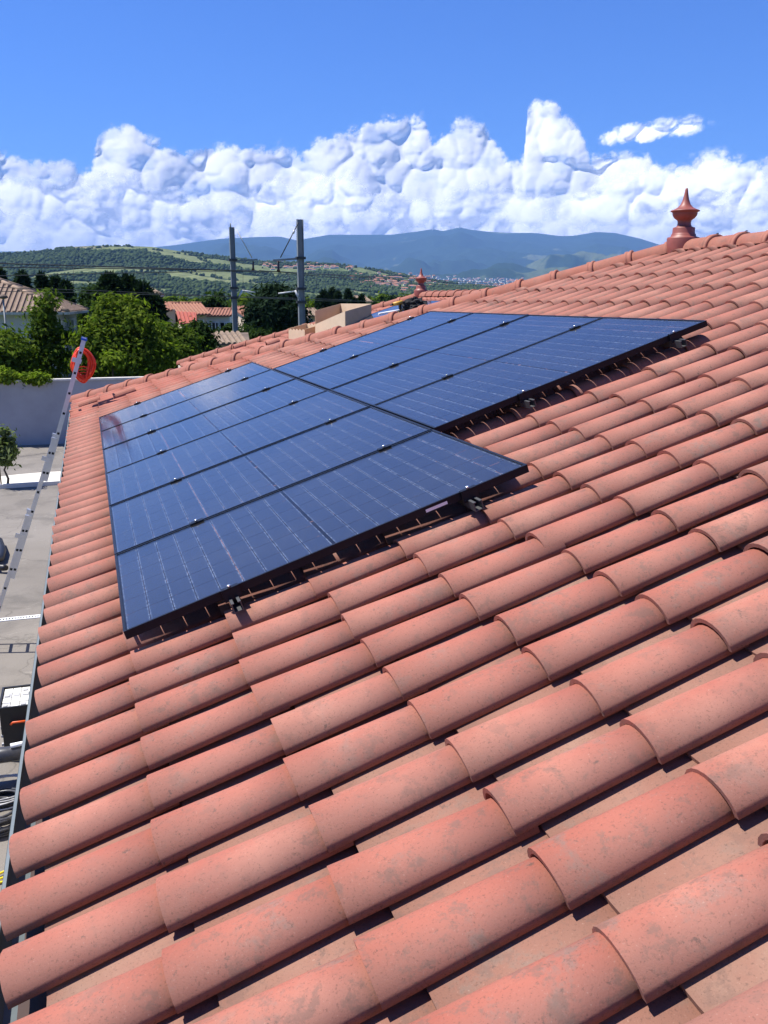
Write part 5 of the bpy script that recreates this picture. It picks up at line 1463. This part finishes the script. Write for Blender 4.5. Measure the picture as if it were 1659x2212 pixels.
tag(link('woods', mesh_np('woods', VV.reshape(-1, 3), FF.reshape(-1, 3)), m_wood.m), kind='stuff')
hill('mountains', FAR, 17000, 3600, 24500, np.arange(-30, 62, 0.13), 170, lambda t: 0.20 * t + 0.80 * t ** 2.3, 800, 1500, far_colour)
# scattered houses of the town and the hill villages, far off: one mass
m = MB(); tr = np.random.default_rng(15); roofs = MB()
Xf = X; vill = []
for _ in range(330):
    x = tr.uniform(880, 1130); y = tr.uniform(594, 622); D = 4200 + (622 - y) * 150; vill.append((x, y, D, tr.uniform(7, 22)))
for _ in range(120):
    x = tr.normal(850, 45); y = tr.normal(608, 8); vill.append((x, y, None, tr.uniform(5, 8)))
for _ in range(50):
    x = tr.uniform(560, 760); y = 566 + (x - 560) * 0.05 + tr.normal(6, 4); vill.append((x, y, None, tr.uniform(5, 8)))
sa, se = interp_sil(NEAR); sf, ef = interp_sil(FAR)
def ground_height(az, R, near=True):
    j = int(np.clip(round((az + 22) / 0.11), 0, X.shape[0] - 1)); rr = np.hypot(X[j], Yh[j]); return float(np.interp(R, rr, Z[j]))
for x, y, D, s_ in vill:
    a_, e_ = azel(x, y)
    if D is None:
        rr = np.linspace(1400, 2690, 60); hh = np.array([ground_height(a_, q) for q in rr]); ee = np.degrees(np.arctan2(hh - H0, rr)); D = float(rr[np.argmin(np.abs(ee - e_))])
    P0 = sph(a_, e_, D); h = tr.uniform(2.0, 4.0); w = s_ * tr.uniform(0.8, 2.2)
    m.box((P0[0] - w / 2, P0[1] - s_ / 2, P0[2] - h * 1.5), (P0[0] + w / 2, P0[1] + s_ / 2, P0[2] + h))
    if s_ < 14:
        roofs.add([(P0[0] - w / 2 - .4, P0[1] - s_ / 2 - .4, P0[2] + h), (P0[0] + w / 2 + .4, P0[1] - s_ / 2 - .4, P0[2] + h), (P0[0] + w / 2 + .4, P0[1] + s_ / 2 + .4, P0[2] + h), (P0[0] - w / 2 - .4, P0[1] + s_ / 2 + .4, P0[2] + h), (P0[0] - w / 2, P0[1], P0[2] + h + s_ * .28), (P0[0] + w / 2, P0[1], P0[2] + h + s_ * .28)],
                  [[0, 1, 5, 4], [2, 3, 4, 5], [1, 2, 5], [3, 0, 4]])
tw = tag(link('distant_town', m.mesh('distant_town'), plain('town_walls', (0.62, 0.58, 0.52), 0.9)), kind='stuff')
tag(link('town_roofs', roofs.mesh('town_roofs'), plain('town_roof_tiles', (0.30, 0.14, 0.09), 0.9), tw), kind='stuff')
for k, (x, y, hgt) in enumerate([(935, 496, 60), (993, 492, 75)]):
    a_, e_ = azel(x, y); P0 = sph(a_, e_, 16950); m = MB(); m.bar(P0 + (0, 0, -40), P0 + (0, 0, hgt * 0.5), 14); m.bar(P0 + (0, 0, hgt * 0.5), P0 + (0, 0, hgt), 5); m.box(P0 + (-14, -12, -25), P0 + (14, 12, 12))
    solo('relay_tower', m, M_WHITEW, ['small relay tower on the left summit of the mountain ridge', 'small relay tower on the highest summit of the mountain ridge'][k], 'tower')

hz = NT('haze'); hz.n.remove(hz.b); pv_ = hz.node('ShaderNodeVolumePrincipled'); pv_.inputs['Color'].default_value = (0.27, 0.51, 1.0, 1); pv_.inputs['Density'].default_value = HAZE
pv_.inputs['Anisotropy'].default_value = 0.0
hz.l.new(pv_.outputs[0], hz.out.inputs['Volume'])
m = MB(); m.box((-GB - 400, -GB - 400, -1.2), (GB + 400, GB + 400, 1500))
tag(link('haze', m.mesh('haze'), hz.m), kind='stuff')
